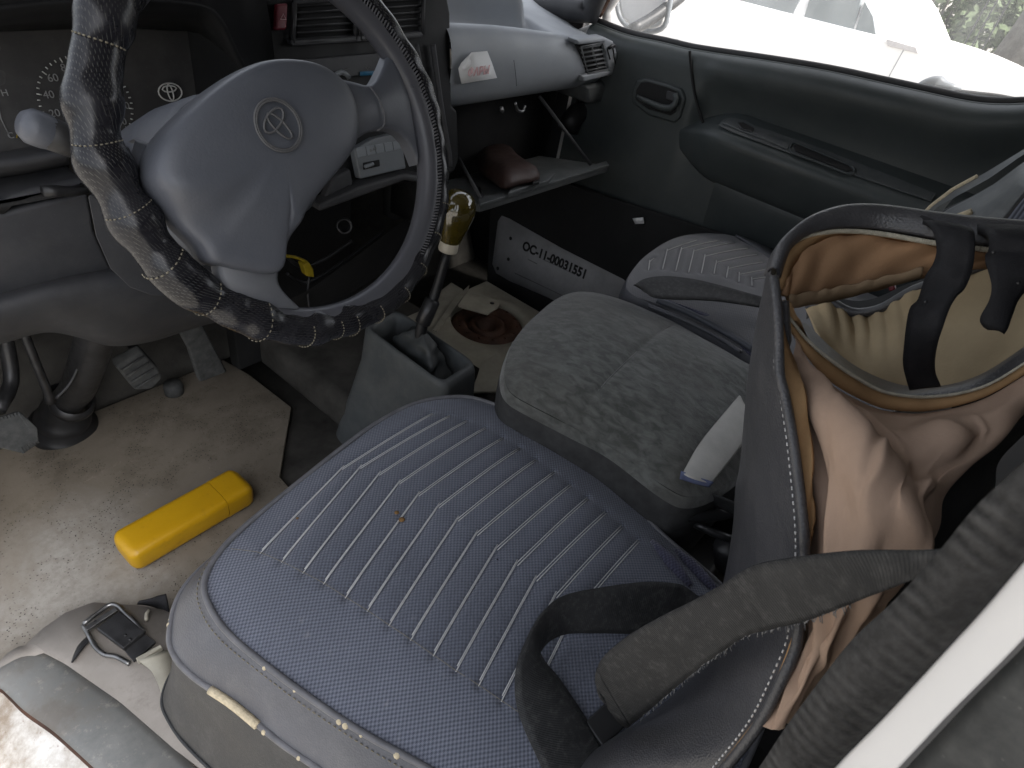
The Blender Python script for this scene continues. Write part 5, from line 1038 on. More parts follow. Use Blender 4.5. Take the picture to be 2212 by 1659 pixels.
# zip along the lower lip of the opening
z1 = cr([(0.435,0.0586,0.842),(0.435,0.0392,0.8323),(0.445,0.0196,0.8218),(0.455,0.0012,0.8139),(0.465,-0.0162,0.8083),(0.47,-0.0307,0.8105),(0.475,-0.0436,0.8156),(0.475,-0.0574,0.8283),(0.475,-0.0679,0.8443),(0.475,-0.0764,0.8705)], 80)
z0 = cr(tr[0], 80)
grid('zip_tape', [z0+np.array([-.001, 0, .002]), (z0+z1)/2+np.array([-.003, 0, .003]), z1], 'tan_edge', sb, thick=.002)
zz = cr(z1, 260)
tubes('zip_teeth', [[zz[i]+np.array([0, 0, -.001]), zz[i]+np.array([-.0008, 0, .0022])] for i in range(0, 260, 2)], .0009, 'zip', sb, n=4, smooth=False)['kind'] = 'stuff'
# grey rim inside the opening and the beige inner cloth behind it
grid('inner_rim', [z1+np.array([.0, 0, -.001]), cr([(0.48,0.0595,0.8233),(0.48,0.0421,0.8135),(0.48,0.0206,0.8073),(0.48,0.0012,0.8042),(0.48,-0.0164,0.8039),(0.48,-0.0303,0.8087),(0.48,-0.0423,0.8163),(0.48,-0.0545,0.8283),(0.48,-0.064,0.8444),(0.48,-0.0714,0.8737)], 80), cr([(0.52,0.0554,0.8048),(0.52,0.0333,0.7963),(0.52,0.011,0.7907),(0.52,-0.0083,0.7899),(0.52,-0.0237,0.7921),(0.52,-0.0355,0.7966),(0.52,-0.0467,0.8044),(0.52,-0.0573,0.8151),(0.52,-0.0675,0.8331),(0.52,-0.0766,0.864)], 80)], 'leather_top', sb)
bi = [[(0.62,0.0738,0.7709),(0.62,0.0601,0.7852),(0.62,0.0444,0.7847),(0.62,0.0319,0.7873),(0.62,0.0169,0.8006),(0.62,0.003,0.8266),(0.62,-0.0133,0.846),(0.62,-0.0276,0.8637),(0.62,-0.0393,0.8753),(0.62,-0.0537,0.8903)],
      [(0.6,0.0641,0.7723),(0.6,0.0493,0.7794),(0.6,0.0346,0.7809),(0.6,0.0208,0.7835),(0.6,0.0052,0.7939),(0.6,-0.0102,0.8134),(0.6,-0.0251,0.831),(0.6,-0.0404,0.8482),(0.6,-0.0529,0.8591),(0.6,-0.0653,0.8738)],
      [(0.57,0.0526,0.7781),(0.57,0.0368,0.7769),(0.57,0.0197,0.7767),(0.57,0.0056,0.7775),(0.57,-0.0091,0.784),(0.57,-0.0245,0.7983),(0.57,-0.0395,0.8145),(0.57,-0.0538,0.8321),(0.57,-0.0636,0.8465),(0.57,-0.0751,0.8614)],
      [(0.55,0.0436,0.7817),(0.55,0.0271,0.7738),(0.55,0.0086,0.7699),(0.55,-0.0079,0.7691),(0.55,-0.0246,0.7709),(0.55,-0.0398,0.7779),(0.55,-0.0542,0.7881),(0.55,-0.0664,0.8034),(0.55,-0.0726,0.8213),(0.55,-0.0828,0.8514)],
      [(0.53,0.0358,0.7829),(0.53,0.0199,0.7753),(0.53,0.001,0.7697),(0.53,-0.0145,0.7698),(0.53,-0.0286,0.7718),(0.53,-0.0431,0.7792),(0.53,-0.0568,0.7896),(0.53,-0.0689,0.804),(0.53,-0.0757,0.82),(0.53,-0.0852,0.8497)]]
C_ = np.array([cr(r, 100) for r in bi]); D_ = np.stack([cr(C_[:, i], 30) for i in range(100)], 1)
u2, v2 = np.meshgrid(np.linspace(0, 1, 100), np.linspace(0, 1, 30))
D_ += (np.sin(u2*75)*np.clip(1-v2*1.6, 0, 1)*np.clip(1-abs(u2-.28)*3.2, 0, 1)*.006+np.sin(u2*15+4*v2)*.004)[..., None]*np.array([-.7, 0, .4])
grid('inner_cloth', list(D_), 'beige', sb, thick=.002)
tube('inner_cord', C_[0]+np.array([0, 0, .002]), .0045, 'leather_top', sb, n=8)
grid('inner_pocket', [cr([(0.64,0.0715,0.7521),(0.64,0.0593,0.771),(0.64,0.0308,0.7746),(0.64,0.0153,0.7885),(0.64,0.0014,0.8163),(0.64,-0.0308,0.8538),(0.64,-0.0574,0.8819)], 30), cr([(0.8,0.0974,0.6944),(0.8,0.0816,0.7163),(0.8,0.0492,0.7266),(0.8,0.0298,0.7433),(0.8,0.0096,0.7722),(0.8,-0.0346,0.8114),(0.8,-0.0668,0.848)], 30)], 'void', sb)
# top: leatherette rim, zip, and the orange brown flap
r0 = cr([(0.45,0.0867,0.8569),(0.46,0.0901,0.8689),(0.475,0.0894,0.8765),(0.495,0.0849,0.8859),(0.51,0.0749,0.8938),(0.52,0.0624,0.8989),(0.53,0.0436,0.9028),(0.53,0.0185,0.9087),(0.53,-0.007,0.9155),(0.53,-0.0387,0.9252)], 90)
r1 = cr([(0.45,0.0814,0.858),(0.46,0.0858,0.875),(0.47,0.0845,0.882),(0.48,0.0804,0.8869),(0.49,0.0714,0.8919),(0.5,0.0608,0.895),(0.51,0.0423,0.8986),(0.51,0.0083,0.9064),(0.51,-0.0118,0.9119),(0.51,-0.0426,0.9212)], 90)
rr_ = []
for t in np.linspace(-.35, 1, 10):
    q = r0+(r1-r0)*t; rr_.append(q+np.array([-.5, .0, .8])*(.012*math.sin(math.pi*min(1, (t+.35)/1.35))))
grid('top_rim', rr_, 'leather_top', sb, subd=1, thick=.003)
grid('rim_skirt', [rr_[0][8:], rr_[0][8:]+np.array([.006, .0, -.012]), rr_[0][8:]+np.array([.012, -.002, -.026])], 'leather_top', sb)
tz = cr(r1, 240)+np.array([-.001, 0, -.001])
tubes('zip_teeth', [[tz[i], tz[i]+np.array([0, 0, -.0034])] for i in range(0, 240, 2)], .001, 'zip', sb, n=4, smooth=False)['kind'] = 'stuff'
f2_ = cr([(0.45,0.0718,0.8488),(0.465,0.079,0.8634),(0.48,0.0782,0.8726),(0.49,0.0747,0.8808),(0.5,0.0678,0.8857),(0.51,0.0584,0.889),(0.52,0.0403,0.8921),(0.52,0.0062,0.8996),(0.52,-0.0143,0.9053),(0.52,-0.0453,0.9155)], 90)
f3_ = cr([(0.455,0.0659,0.8413),(0.465,0.065,0.8405),(0.475,0.0597,0.8412),(0.485,0.0533,0.8424),(0.5,0.0464,0.8426),(0.51,0.0375,0.8465),(0.52,0.0277,0.8517),(0.53,0.0076,0.8681),(0.53,-0.0124,0.8849),(0.53,-0.0485,0.9092)], 90)
grid('zip_tape', [r1+np.array([0, 0, -.003]), (r1+f2_)/2+np.array([-.001, 0, 0]), f2_], 'tan_edge', sb, thick=.002)
fr_ = []
for t in np.linspace(0, 1, 16):
    k = np.arange(90); q = f2_+(f3_-f2_)*t
    w = .004*np.sin(k*.45+t*4)*np.exp(-t*6)+.003*np.sin(k*.33+9*t)+.006*math.sin(math.pi*t)
    fr_.append(q+np.outer(w, [-.6, 0, .5]))
grid('orange_flap', fr_, 'tan_flap', sb, thick=.002)
e1_ = cr([(0.45,0.0681,0.85),(0.47,0.0601,0.8493),(0.485,0.0502,0.8522),(0.5,0.0397,0.8563),(0.51,0.0255,0.8655),(0.52,0.0058,0.8805)], 60); e2_ = cr([(0.45,0.0637,0.842),(0.47,0.0564,0.8415),(0.495,0.0448,0.8424),(0.505,0.0359,0.8475),(0.515,0.0224,0.8574),(0.52,0.0028,0.875)], 60)
k = np.arange(60); wv = np.outer(.0018*np.sin(k*.7+np.sin(k*.31)), [-.4, 0, .6])
grid('flap_hem', [e1_+wv+np.array([-.006, 0, .004]), (e1_+e2_)/2+wv*.5+np.array([-.0058, 0, .0035]), e2_+wv*.3+np.array([-.004, 0, .002])], 'tape', sb, thick=.0012)
grid('corner_gather', [cr([(0.44,0.0694,0.8499),(0.44,0.0607,0.8388),(0.44,0.057,0.8369)], 10), cr([(0.44,0.063,0.8513),(0.44,0.0566,0.845),(0.44,0.0529,0.8431)], 10), cr([(0.445,0.0644,0.8428),(0.445,0.0537,0.8366),(0.445,0.0428,0.8306)], 10)], 'tan_edge', sb, thick=.003)
pt = prism('zip_pull', arr((0.42,0.0784,0.8688),(0.42,0.0765,0.8705),(0.42,0.0722,0.8633),(0.42,0.0717,0.8591),(0.42,0.0736,0.8588)), (.003, 0, 0), 'cloth', sb, .001)
prism('corner_tab', arr((0.41,0.0687,0.8595),(0.41,0.0617,0.8643),(0.41,0.048,0.8391),(0.41,0.0461,0.8307),(0.41,0.0522,0.8366),(0.41,0.0629,0.8497)), (.006, 0, 0), 'leather_top', sb, .002)
# black straps
def strapr(nm, a, b, t=.003): return ribbon(nm, a, b, 'strap', sb, n=70, thick=t, bow=.003, nrm=(-.5, 0, .4))
strapr('strap', [(0.52,0.0242,0.9109),(0.5,0.0177,0.916),(0.49,0.0105,0.9143),(0.48,0.0033,0.9089),(0.475,0.0003,0.901),(0.47,0.0002,0.893),(0.465,-0.004,0.8792),(0.46,-0.0029,0.8733),(0.455,-0.0099,0.8569),(0.46,-0.0169,0.8392),(0.465,-0.0244,0.827),(0.47,-0.0308,0.818)], [(0.52,0.0036,0.9155),(0.5,-0.0039,0.9219),(0.485,-0.0089,0.9245),(0.475,-0.0129,0.921),(0.47,-0.0191,0.9092),(0.465,-0.0217,0.8988),(0.46,-0.02,0.8936),(0.455,-0.021,0.885),(0.45,-0.0244,0.8729),(0.455,-0.0292,0.8569),(0.465,-0.036,0.8406),(0.47,-0.0447,0.8301)])
strapr('strap', [(0.52,-0.0066,0.9186),(0.5,-0.0125,0.9237),(0.485,-0.0185,0.9239),(0.48,-0.0221,0.918),(0.475,-0.022,0.9155),(0.47,-0.0258,0.9124),(0.46,-0.033,0.9063),(0.455,-0.0363,0.8999),(0.45,-0.0383,0.8895),(0.45,-0.0446,0.8879)], [(0.52,-0.0299,0.9273),(0.5,-0.0382,0.9336),(0.485,-0.0434,0.935),(0.48,-0.0489,0.9267),(0.47,-0.0485,0.9203),(0.465,-0.0477,0.912),(0.46,-0.0469,0.9037),(0.455,-0.049,0.8968),(0.45,-0.0508,0.8913),(0.45,-0.0511,0.8878)], .006)
ribbon('strap_loop', [(0.525,0.0414,0.9046),(0.52,0.0329,0.9122),(0.51,0.0209,0.9169),(0.5,0.0109,0.9182)], [(0.52,0.0331,0.9065),(0.52,0.0259,0.9081),(0.52,0.0195,0.908),(0.52,0.012,0.9059)], 'strap', sb, n=20)
for q in ((0.45,-0.0075,0.8859),(0.45,-0.0223,0.9279),(0.45,-0.0422,0.917)): lathe('strap_stud', [(0, .0008), (.0009, .0006), (.0011, 0)], 'metal_dark', sb, org=V(q), axis=(-.6, 0, .6), n=8)

# ------------------------------------------------------------------ driver's belts
b1 = thing('shoulder_belt', 'broad dusty black seat belt strap crossing the seat back to the pillar', 'seat belt', (.33, .03, .45))
ba = [(0.205,-0.0563,0.911),(0.212,-0.0504,0.8968),(0.22,-0.0429,0.8814),(0.232,-0.0329,0.8587),(0.247,-0.021,0.8275),(0.262,-0.0071,0.7903),(0.275,0.0008,0.7494),(0.288,0.0108,0.7036),(0.297,0.0233,0.6576),(0.305,0.0374,0.6022),(0.31,0.047,0.5489),(0.31,0.0465,0.5281)]
bb = [(0.21,-0.0535,0.8947),(0.215,-0.0514,0.8762),(0.224,-0.0489,0.8553),(0.236,-0.0463,0.8302),(0.25,-0.0405,0.7928),(0.265,-0.0317,0.7532),(0.275,-0.0255,0.7247),(0.288,-0.0195,0.6721),(0.302,-0.0143,0.6138),(0.315,-0.0081,0.5432),(0.32,-0.0037,0.4987),(0.32,0.0002,0.4767)]
ribbon('webbing', ba, bb, 'belt', b1, n=120, m=10, thick=.0022, bow=.004, nrm=(-.5, 0, .8))
ribbon('folded_end', [(0.31,0.0472,0.5288),(0.31,0.045,0.5166),(0.31,0.0395,0.5036),(0.31,0.0311,0.4947)], [(0.32,-0.0002,0.4755),(0.32,0.0012,0.4691),(0.32,0.0082,0.4671),(0.32,0.0188,0.4711)], 'belt', b1, n=16, thick=.003)
_eb = cr(bb, 200); rs = random.Random(5)
tubes('frayed_edge', [[_eb[i], _eb[i]+np.array([rs.uniform(-.002, .001), rs.uniform(-.003, .001), rs.uniform(-.004, 0)])] for i in range(30, 190)], .0003, 'print_dim', b1, n=3, smooth=False)['kind'] = 'stuff'
b2 = thing('lap_belt', 'smooth black lap belt looped in a bend on the chevron cushion', 'seat belt', (.3, .08, .43))
oa = [(0.5131,0.0137,0.45),(0.5089,0.0318,0.455),(0.4993,0.0434,0.46),(0.469,0.0707,0.465),(0.4221,0.1048,0.465),(0.389,0.1244,0.465),(0.3605,0.1288,0.465),(0.3356,0.126,0.462),(0.3069,0.1178,0.455),(0.293,0.1096,0.448),(0.2792,0.0958,0.44),(0.2676,0.0754,0.435),(0.2599,0.0545,0.43),(0.253,0.0303,0.42),(0.2504,0.0136,0.415)]
ob = [(0.4926,0.0017,0.43),(0.4744,0.0104,0.43),(0.4557,0.0244,0.43),(0.4309,0.0484,0.43),(0.4008,0.08,0.43),(0.3765,0.1013,0.432),(0.3571,0.1095,0.434),(0.3422,0.11,0.436),(0.3326,0.1069,0.436),(0.3311,0.0973,0.434),(0.3321,0.0818,0.43),(0.3248,0.047,0.425),(0.3159,0.0124,0.42),(0.3122,-0.0137,0.415),(0.3104,-0.0323,0.41)]
ribbon('webbing', oa, ob, 'belt', b2, n=110, m=9, thick=.0022, bow=.004)
prism('tongue', arr((0.3192,0.0351,0.425),(0.3518,0.0301,0.425),(0.3458,0.0022,0.425),(0.3119,0.0097,0.425)), (0, 0, -.006), 'black', b2, .002)

# ------------------------------------------------------------------ B pillar beside the camera
bpil = thing('door_pillar', "white driver's door pillar with ribbed charcoal edge trim, lower right", 'door pillar', (.19, -.06, .4))
e0 = np.array([(0.19,-0.0457,0.9658),(0.19,-0.044,0.9353),(0.19,-0.0452,0.9127),(0.19,-0.046,0.8856),(0.19,-0.0453,0.8603),(0.19,-0.047,0.8321),(0.19,-0.0503,0.7939),(0.19,-0.0545,0.7557),(0.19,-0.0619,0.6801)])
e1 = np.array([(0.19,-0.0582,0.9622),(0.19,-0.0618,0.9241),(0.19,-0.0642,0.9016),(0.19,-0.0662,0.8775),(0.19,-0.0677,0.8593),(0.19,-0.0695,0.8366),(0.19,-0.0708,0.8157),(0.19,-0.0725,0.7913),(0.19,-0.0785,0.7289)])
q0 = cr(e0, 120); q1 = cr(e1, 120); prow = []
for t in np.linspace(0, 1, 12):
    prow.append(q0+(q1-q0)*t+np.array([-.81, .2, .55])*.008*math.sin(math.pi*t)**.7)
grid('edge_trim', [q0+np.array([.016, -.004, -.011])]+prow, 'ribbed', bpil, thick=.002)
e2 = np.array([(0.184,-0.0682,0.953),(0.184,-0.0715,0.9306),(0.184,-0.0744,0.9044),(0.184,-0.0758,0.8911),(0.184,-0.0785,0.8618),(0.184,-0.0809,0.8405),(0.184,-0.0827,0.8242),(0.184,-0.0858,0.7969),(0.184,-0.0894,0.7599)])
q2 = cr(e2, 120)
grid('painted_panel', [q1+np.array([.004, 0, 0]), q1*.97+q2*.03, q1*.9+q2*.1, q1*.7+q2*.3, q1*.5+q2*.5, q1*.3+q2*.7, q1*.1+q2*.9, q1*.03+q2*.97, q2+np.array([.003, 0, -.001]), q2+np.array([.02, -.01, 0])], 'white_paint', bpil)
q3 = cr([(0.176,-0.0863,0.9594),(0.176,-0.0906,0.9415),(0.176,-0.0954,0.9208),(0.176,-0.1002,0.9015),(0.176,-0.1062,0.8769),(0.176,-0.1125,0.8513),(0.176,-0.118,0.827),(0.176,-0.1251,0.7953),(0.176,-0.1339,0.7509)], 120)
grid('rear_seal', [q2+np.array([.012, -.004, 0]), q2*.8+q3*.2+np.array([.004, 0, .0]), q2*.55+q3*.45+np.array([.010, 0, 0]), q2*.3+q3*.7+np.array([.002, 0, 0]), q3], 'hood_rubber', bpil, subd=1)

# ------------------------------------------------------------------ passenger door
pd = thing('passenger_door', 'dark blue grey passenger door trim with armrest and recessed handle', 'door', (1.5, .3, .4))
sill = cr([(1.5,0.9487,0.8019),(1.5,0.8513,0.7987),(1.5,0.7495,0.8059),(1.5,0.6655,0.8115),(1.5,0.5037,0.832),(1.5,0.3712,0.8469),(1.5,0.2587,0.8549),(1.5,0.1743,0.8607),(1.5,0.1109,0.8655),(1.5,0.0676,0.8729),(1.5,0.0217,0.8876),(1.5,-0.0266,0.9121),(1.5,-0.0848,0.9475)], 120)
ys = sill[:, 1]
def sm(a, b, x): t = np.clip((x-a)/(b-a), 0, 1); return t*t*(3-2*t)
rec = sm(.625, .585, ys)                                   # 0 ahead of the seam, 1 behind it
prof = [(0, .050, .05), (.002, .030, .03), (-.006, .004, .008), (-.022, -.008, .0), (-.045, -.006, .0), (-.07, .010, .0), (-.10, .024, .0), (-.13, .03, .0)]
rows = []
for dz, xr, xf in prof:
    rows.append(np.c_[1.5+xf+(xr-xf)*rec, ys, sill[:, 2]+dz])
for z, xr, xf in ((.675, .03, 0), (.64, .01, 0), (.55, 0, 0), (.40, .0, 0), (.2, .0, 0), (.04, .01, .01)):
    z_ = np.minimum(z, sill[:, 2]-.135)
    rows.append(np.c_[1.5+xf+(xr-xf)*rec, ys, z_])
grid('door_panel', rows, 'door', pd, uv=False, subd=1)
sm_ = cr([(1.497,0.6642,0.812),(1.497,0.6472,0.7777),(1.497,0.6219,0.7348),(1.497,0.5924,0.6974),(1.497,0.5582,0.6608),(1.497,0.5172,0.626),(1.497,0.4708,0.6018),(1.497,0.3976,0.596),(1.497,0.3093,0.5998)], 50)
tube('panel_joint', sm_, .0032, 'void', pd, n=8)
# armrest
yy = np.concatenate([np.linspace(.645, .55, 22), np.linspace(.54, -.35, 40)])
g_ = sm(.65, .50, yy)**.8
ap_ = [(1.545, .726), (1.515, .7175), (1.46, .6985), (1.440, .690), (1.431, .682), (1.430, .668), (1.440, .64), (1.458, .605), (1.470, .58), (1.488, .565), (1.512, .560)]
arows = [np.c_[1.508+(x-1.508)*np.where(x < 1.508, g_, 1), yy, (.63+(z-.63)*(.25+.75*g_))] for x, z in ap_]
grid('armrest', arows, 'door', pd, uv=False, subd=1)
prism('armrest_top', arr((1.4727,0.5262,0.7035),(1.4886,0.5218,0.7091),(1.4954,0.4483,0.7115),(1.4969,0.3205,0.712),(1.4915,0.1801,0.7101),(1.4849,0.0688,0.7078),(1.4589,0.0677,0.6987),(1.454,0.1827,0.6969),(1.448,0.3579,0.6948),(1.4475,0.4883,0.6947),(1.453,0.5236,0.6966)), (-.001, 0, .0025), 'console', pd, .001)
pw = [(1.4856,0.5146,0.7117),(1.4929,0.4845,0.7143),(1.4746,0.3949,0.7079),(1.465,0.3622,0.7045),(1.4503,0.3608,0.6994),(1.4536,0.3964,0.7005),(1.4552,0.4718,0.7011),(1.4572,0.5185,0.7018)]
prism('switch_plate', arr(*pw), (0, 0, .003), 'console', pd, .0015)
prism('window_switch', arr((1.4683,0.4921,0.7089),(1.4775,0.4815,0.7121),(1.471,0.451,0.7098),(1.4584,0.4483,0.7054),(1.4558,0.4735,0.7045)), (0, 0, .004), 'black', pd, .002)
prism('pull_pocket', arr((1.4682,0.3576,0.7056),(1.4764,0.3513,0.7085),(1.4676,0.2364,0.7054),(1.4577,0.2242,0.702),(1.4489,0.2317,0.6989),(1.454,0.344,0.7007)), (0, 0, .003), 'void', pd, .001)
tube('pocket_rim', [(1.4661,0.3607,0.7049),(1.4807,0.3536,0.71),(1.4777,0.2925,0.709),(1.4724,0.2347,0.7071),(1.4607,0.2198,0.703),(1.4455,0.2262,0.6977),(1.4471,0.2877,0.6982),(1.448,0.3471,0.6986)], .0025, 'door', pd, n=8, closed=True)
# lower map pocket ridge
lp = cr([(1.5,0.4927,0.5931),(1.5,0.4519,0.5825),(1.5,0.3787,0.5771),(1.5,0.2775,0.5767),(1.5,0.1625,0.5783),(1.5,0.0174,0.5791)], 50)
grid('map_pocket', [lp+np.array([.004, 0, .012]), lp+np.array([-.016, 0, .004]), lp+np.array([-.022, 0, -.012]), lp+np.array([-.016, 0, -.05]), lp+np.array([.006, 0, -.16])], 'door', pd, uv=False, subd=1)
# inner handle
hq = [(1.492,0.7704,0.6682),(1.492,0.7802,0.6892),(1.492,0.7765,0.718),(1.492,0.7543,0.7305),(1.492,0.6939,0.735),(1.492,0.6535,0.7343),(1.492,0.6368,0.7166),(1.492,0.6355,0.6739),(1.492,0.6452,0.659),(1.492,0.7167,0.6539)]
prism('handle_bezel', arr(*hq), (.02, 0, 0), 'door', pd, .006)
prism('handle_cup', arr((1.491,0.7623,0.6783),(1.491,0.7669,0.6996),(1.491,0.7601,0.7185),(1.491,0.7412,0.7248),(1.491,0.6907,0.7278),(1.491,0.66,0.7264),(1.491,0.6498,0.7128),(1.491,0.6489,0.6837),(1.491,0.6597,0.6718),(1.491,0.7211,0.6679)), (.008, 0, 0), 'void', pd, .002)
tube('handle_lever', [(1.478,0.7532,0.6898),(1.478,0.7203,0.6868),(1.478,0.681,0.6859),(1.478,0.6558,0.6936),(1.478,0.6502,0.7119),(1.478,0.6595,0.7235)], [.004, .006, .007, .0075, .008, .006], 'door', pd, n=12)
prism('handle_lock', arr((1.482,0.6838,0.7223),(1.482,0.6591,0.7233),(1.482,0.655,0.7059),(1.482,0.6799,0.7048)), (.008, 0, 0), 'dash_grey', pd, .002)
# window seal, glass, frame
tube('window_seal', np.c_[np.full(120, 1.545), ys, sill[:, 2]+.004], .0075, 'door_rub', pd, n=10)
tube('window_seal', np.c_[np.full(120, 1.53), ys, sill[:, 2]-.004], .006, 'door', pd, n=8)
gt = np.c_[np.full(120, 1.56), np.linspace(.98, -.6, 120)*0+ys, np.full(120, 1.32)]
grid('window_glass', [np.c_[np.full(120, 1.56), ys, sill[:, 2]-.01], gt], 'glass', pd, uv=False)
box('window_header', (1.53, -.6, 1.30), (1.60, 1.0, 1.36), 'door_rub', pd, .01)
# quarter pillar and A pillar
apl = thing('windscreen_pillar', 'grey windscreen pillar at the far end of the dashboard', 'pillar', (1.52, 1.0, .9))
tube('pillar', [V((1.50, 1.17, .80)), V(((1.51,0.973,0.8226))), V(((1.51,0.9457,0.8621))), V((1.50, .80, 1.36))], .026, 'dash_grey', apl, n=16)
tube('pillar_seal', [V((1.53, 1.10, .80)), V(((1.54,0.9462,0.8263))), V(((1.54,0.9318,0.8692))), V((1.52, .72, 1.36))], .010, 'rust', apl, n=10)
tube('pillar_frame', [V((1.55, 1.0, .76)), V(((1.56,0.9266,0.8121))), V(((1.56,0.9233,0.8712))), V((1.54, .66, 1.36))], .014, 'white_paint', apl, n=12)
ws = grid('windscreen', [[(-.02, 1.45, .87), (1.58, 1.45, .87)], [(-.02, 1.02, 1.38), (1.58, 1.02, 1.38)]], 'clear', None, uv=False)
tag(ws, 'sloping windscreen glass beyond the dashboard', 'windscreen')
# door mirror
dm = thing('door_mirror', 'white door mirror outside the passenger window, washed out by daylight', 'mirror', ((1.72,0.9228,0.8257)))
prism('mirror_shell', arr((1.72,1.026,0.8684),(1.72,1.0072,0.8289),(1.72,0.9864,0.8025),(1.72,0.9549,0.7897),(1.72,0.9107,0.7911),(1.72,0.8732,0.8),(1.72,0.8565,0.817),(1.72,0.8578,0.8509),(1.72,0.8654,0.9011)), (.10, .03, 0), 'white_paint', dm, .02, 4)
tube('mirror_rim', [(1.715,1.023,0.8689),(1.715,1.0057,0.8293),(1.715,0.9843,0.8009),(1.715,0.9511,0.7873),(1.715,0.907,0.7888),(1.715,0.8673,0.7994),(1.715,0.8498,0.8176),(1.715,0.8514,0.8523),(1.715,0.8603,0.902)], .007, 'radio', dm, n=8)
tube('mirror_arm', [(1.60, .88, .80), (1.68, .87, .83), (1.78, .86, .88)], .015, 'black', dm)

# ------------------------------------------------------------------ outside: white saloon, trees
cs = thing('parked_saloon', 'white saloon car parked outside beyond the passenger window', 'car', (8.8, 2.0, -.62))
body = [V((8, y, z)) for y, z in ((4.72, -.32), (4.74, 0), (4.68, .22), (4.5, .30), (3.85, .385), (1.14, .42), (.88, .41), (.67, .395), (.42, .36), (.2, .315), (.04, .24), (-.02, 0), (.02, -.32), (.5, -.42), (4.3, -.42))]
bo = prism('body', body, (1.7, 0, 0), 'white_paint', cs, .05, 5)
gh = [V((x, y, z)) for x, y, z in ((8.04, 3.85, .36), (8.16, 3.1, .79), (8.2, 2.8, .86), (8.2, 1.9, .86), (8.16, 1.62, .80), (8.12, 1.43, .67), (8.04, 1.14, .40))]; m_ = len(gh)
vs = [tuple(g) for g in gh]+[(17.7-g.x, g.y, g.z) for g in gh]
link('cabin', fixn(mesh(vs, [tuple(range(m_)), tuple(range(2*m_-1, m_-1, -1))]+[(i, (i+1) % m_, (i+1) % m_+m_, i+m_) for i in range(m_)])), 'white_paint', cs); bev(cs.children[-1], .05, 4); flat(cs.children[-1])
dd = lambda pts, x: [V(p) for p in pts]
for nm, q in (('window', [(8.04,3.4623,0.3622),(8.04,2.5197,0.5618),(8.04,2.5427,0.3415),(8.04,3.4099,0.3362)]), ('window', [(8.04,2.4296,0.5894),(8.04,1.9298,0.6949),(8.04,1.86,0.3522),(8.04,2.4,0.3432)]), ('quarter_window', [(8.04,1.8851,0.6634),(8.04,1.743,0.5542),(8.04,1.6045,0.3628),(8.04,1.843,0.3477)])):
    f_ = prism(nm, [V(p)+V((.004*0, 0, 0)) for p in q], (.12, 0, 0), 'darkglass', cs, .004)
prism('side_vent', arr((7.985,1.5267,0.4094),(7.985,1.2234,0.4048),(7.985,1.1754,0.3584),(7.985,1.4784,0.3535)), (.02, 0, 0), 'tail', cs, .005)
for y in (.95, 3.75):
    w_ = lathe('wheel', [(0, -.02), (.10, -.02), (.19, .0), (.20, .02), (.30, .0), (.315, .05), (.315, .17), (.29, .2)], 'black', cs, org=V((8.02, y, -.305)), axis=(1, 0, 0), n=32)
    lathe('hubcap', [(0, -.015), (.13, -.012), (.17, .01)], 'radio', w_, org=V((7.995, y, -.305)), axis=(1, 0, 0), n=24)
tube('door_line', [V((7.992, 1.32, .36)), V((7.988, 1.33, .0)), V((7.992, 1.30, -.35))], .004, 'radio', cs, n=5)
wpb = thing('grey_blob', 'grey rag lying by the bottom edge of the passenger window', 'blob', ((1.62,0.1808,0.8646)))
dome('cloth', [(1.64,0.2203,0.8426),(1.64,0.2143,0.8606),(1.64,0.1995,0.8755),(1.64,0.1808,0.8824),(1.64,0.1641,0.8766),(1.64,0.1367,0.8721),(1.64,0.1451,0.859),(1.64,0.1849,0.8493)], 'radio', wpb, [(1, 0), (.9, .012), (.6, .02), (.02, .022)], (-1, 0, .2), n=40)  # grey form at the window edge, not a known piece of cloth
tube('cord', [(1.63,0.1469,0.8647),(1.63,0.107,0.8711),(1.63,0.0685,0.8772),(1.63,0.0141,0.8815)], .004, 'door_rub', wpb, n=6)

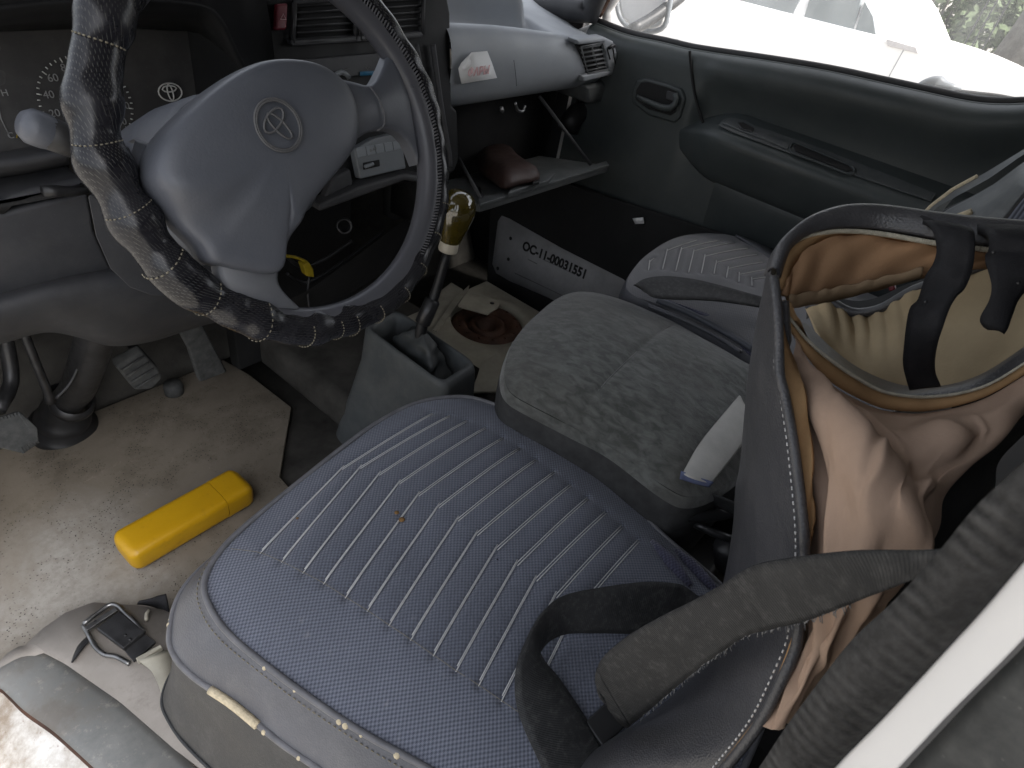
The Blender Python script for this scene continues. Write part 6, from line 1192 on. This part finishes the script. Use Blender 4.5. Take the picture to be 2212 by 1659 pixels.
def blades(name, mat, par, cen, rad, n, size, seed, flatk=1.):
    rg = np.random.default_rng(seed); VS, FS = [], []
    cl = rg.normal(size=(max(6, n//160), 3)); cl /= np.linalg.norm(cl, axis=1)[:, None]; cl *= rg.uniform(.3, 1, (len(cl), 1))**.5
    for i in range(n):
        c = cl[rg.integers(len(cl))]; p = np.array(cen)+(c+rg.normal(size=3)*.22)*np.array(rad)
        a, b = rg.normal(size=3), rg.normal(size=3); a /= np.linalg.norm(a); b -= a*(a@b); b /= np.linalg.norm(b)
        s = size*rg.uniform(.6, 1.4); k = len(VS)
        VS += [p-a*s, p+b*s*.45, p+a*s, p-b*s*.45]; FS.append((k, k+1, k+2, k+3))
    return link(name, mesh(VS, FS), mat, par, smooth=False)
def tree(label, x, y, h, r, seed, tr_=.3, crown=True, group=None):
    t = thing('tree', label, 'tree', (x, y, -.62), group)
    rg = random.Random(seed); base = V((x, y, -.7)); top_ = base+V((rg.uniform(-.3, .3), rg.uniform(-.3, .3), h))
    tube('trunk', [base, base.lerp(top_, .35)+V((.1, -.08, 0)), base.lerp(top_, .7)+V((-.06, .1, 0)), top_], [tr_*1.25, tr_, tr_*.8, tr_*.5], 'trunk', t, n=16, step=.15)
    for k in range(5):
        a = rg.uniform(0, 6.28); s0_ = base.lerp(top_, rg.uniform(.6, .95)); e_ = s0_+V((math.cos(a)*r*.8, math.sin(a)*r*.8, r*.6))
        tube('limb', [s0_, s0_.lerp(e_, .5)+V((0, 0, .1)), e_], [tr_*.35, tr_*.22, tr_*.08], 'trunk', t, n=8, step=.15)
    if crown: blades('crown', 'leaf', t, top_+V((0, 0, r*.5)), (r, r, r*.8), 2600, .14, seed)
    return t
tree('broad pale trunked tree at the right edge beyond the window', 13.0, .50, 4.5, 2.0, 3, .46)
tree('thin leafy tree behind the white saloon', 19.5, 4.4, 4.2, 1.8, 8, .16)
def bush(label, x, y, r, h, seed):
    b = thing('bush', label, 'bush', (x, y, -.62))
    for k in range(4): tube('stem', [V((x, y, -.65)), V((x+.2*math.cos(k*1.7), y+.3*math.sin(k*1.7), -.62+h*.8))], [.03, .012], 'trunk', b, n=6, smooth=False)
    blades('foliage', 'leaf', b, (x, y, -.62+h*.55), (r, r, h*.55), 2400, .10, seed)
bush('leafy bush beyond the saloon boot, left of the broad tree trunk', 15.0, 2.2, 1.1, 2.3, 21)
bush('lower bush beside the broad pale tree trunk', 16.2, 1.35, .8, 1.5, 22)
pw_ = thing('wire_fence', 'thin leaning wires of a fence beyond the saloon boot', 'fence', (12, .4, -.62))
for y in (1.02, 1.16, 1.26): tube('wire', [V((12, y, -.7)), V((12, y+.01, 1.2)), V((12, y, 3.0))], .012, 'metal_dark', pw_, n=6)

GROUPS = {'car seat': 'front seats of the cab', 'seat belt': 'black seat belts lying on the seats', 'pedal': 'pedals in the footwell', 'tree': 'trees beyond the window', 'bush': 'bushes beyond the window'}
for o in list(bpy.data.objects):
    if o.get('category') in GROUPS: o['group'] = GROUPS[o['category']]
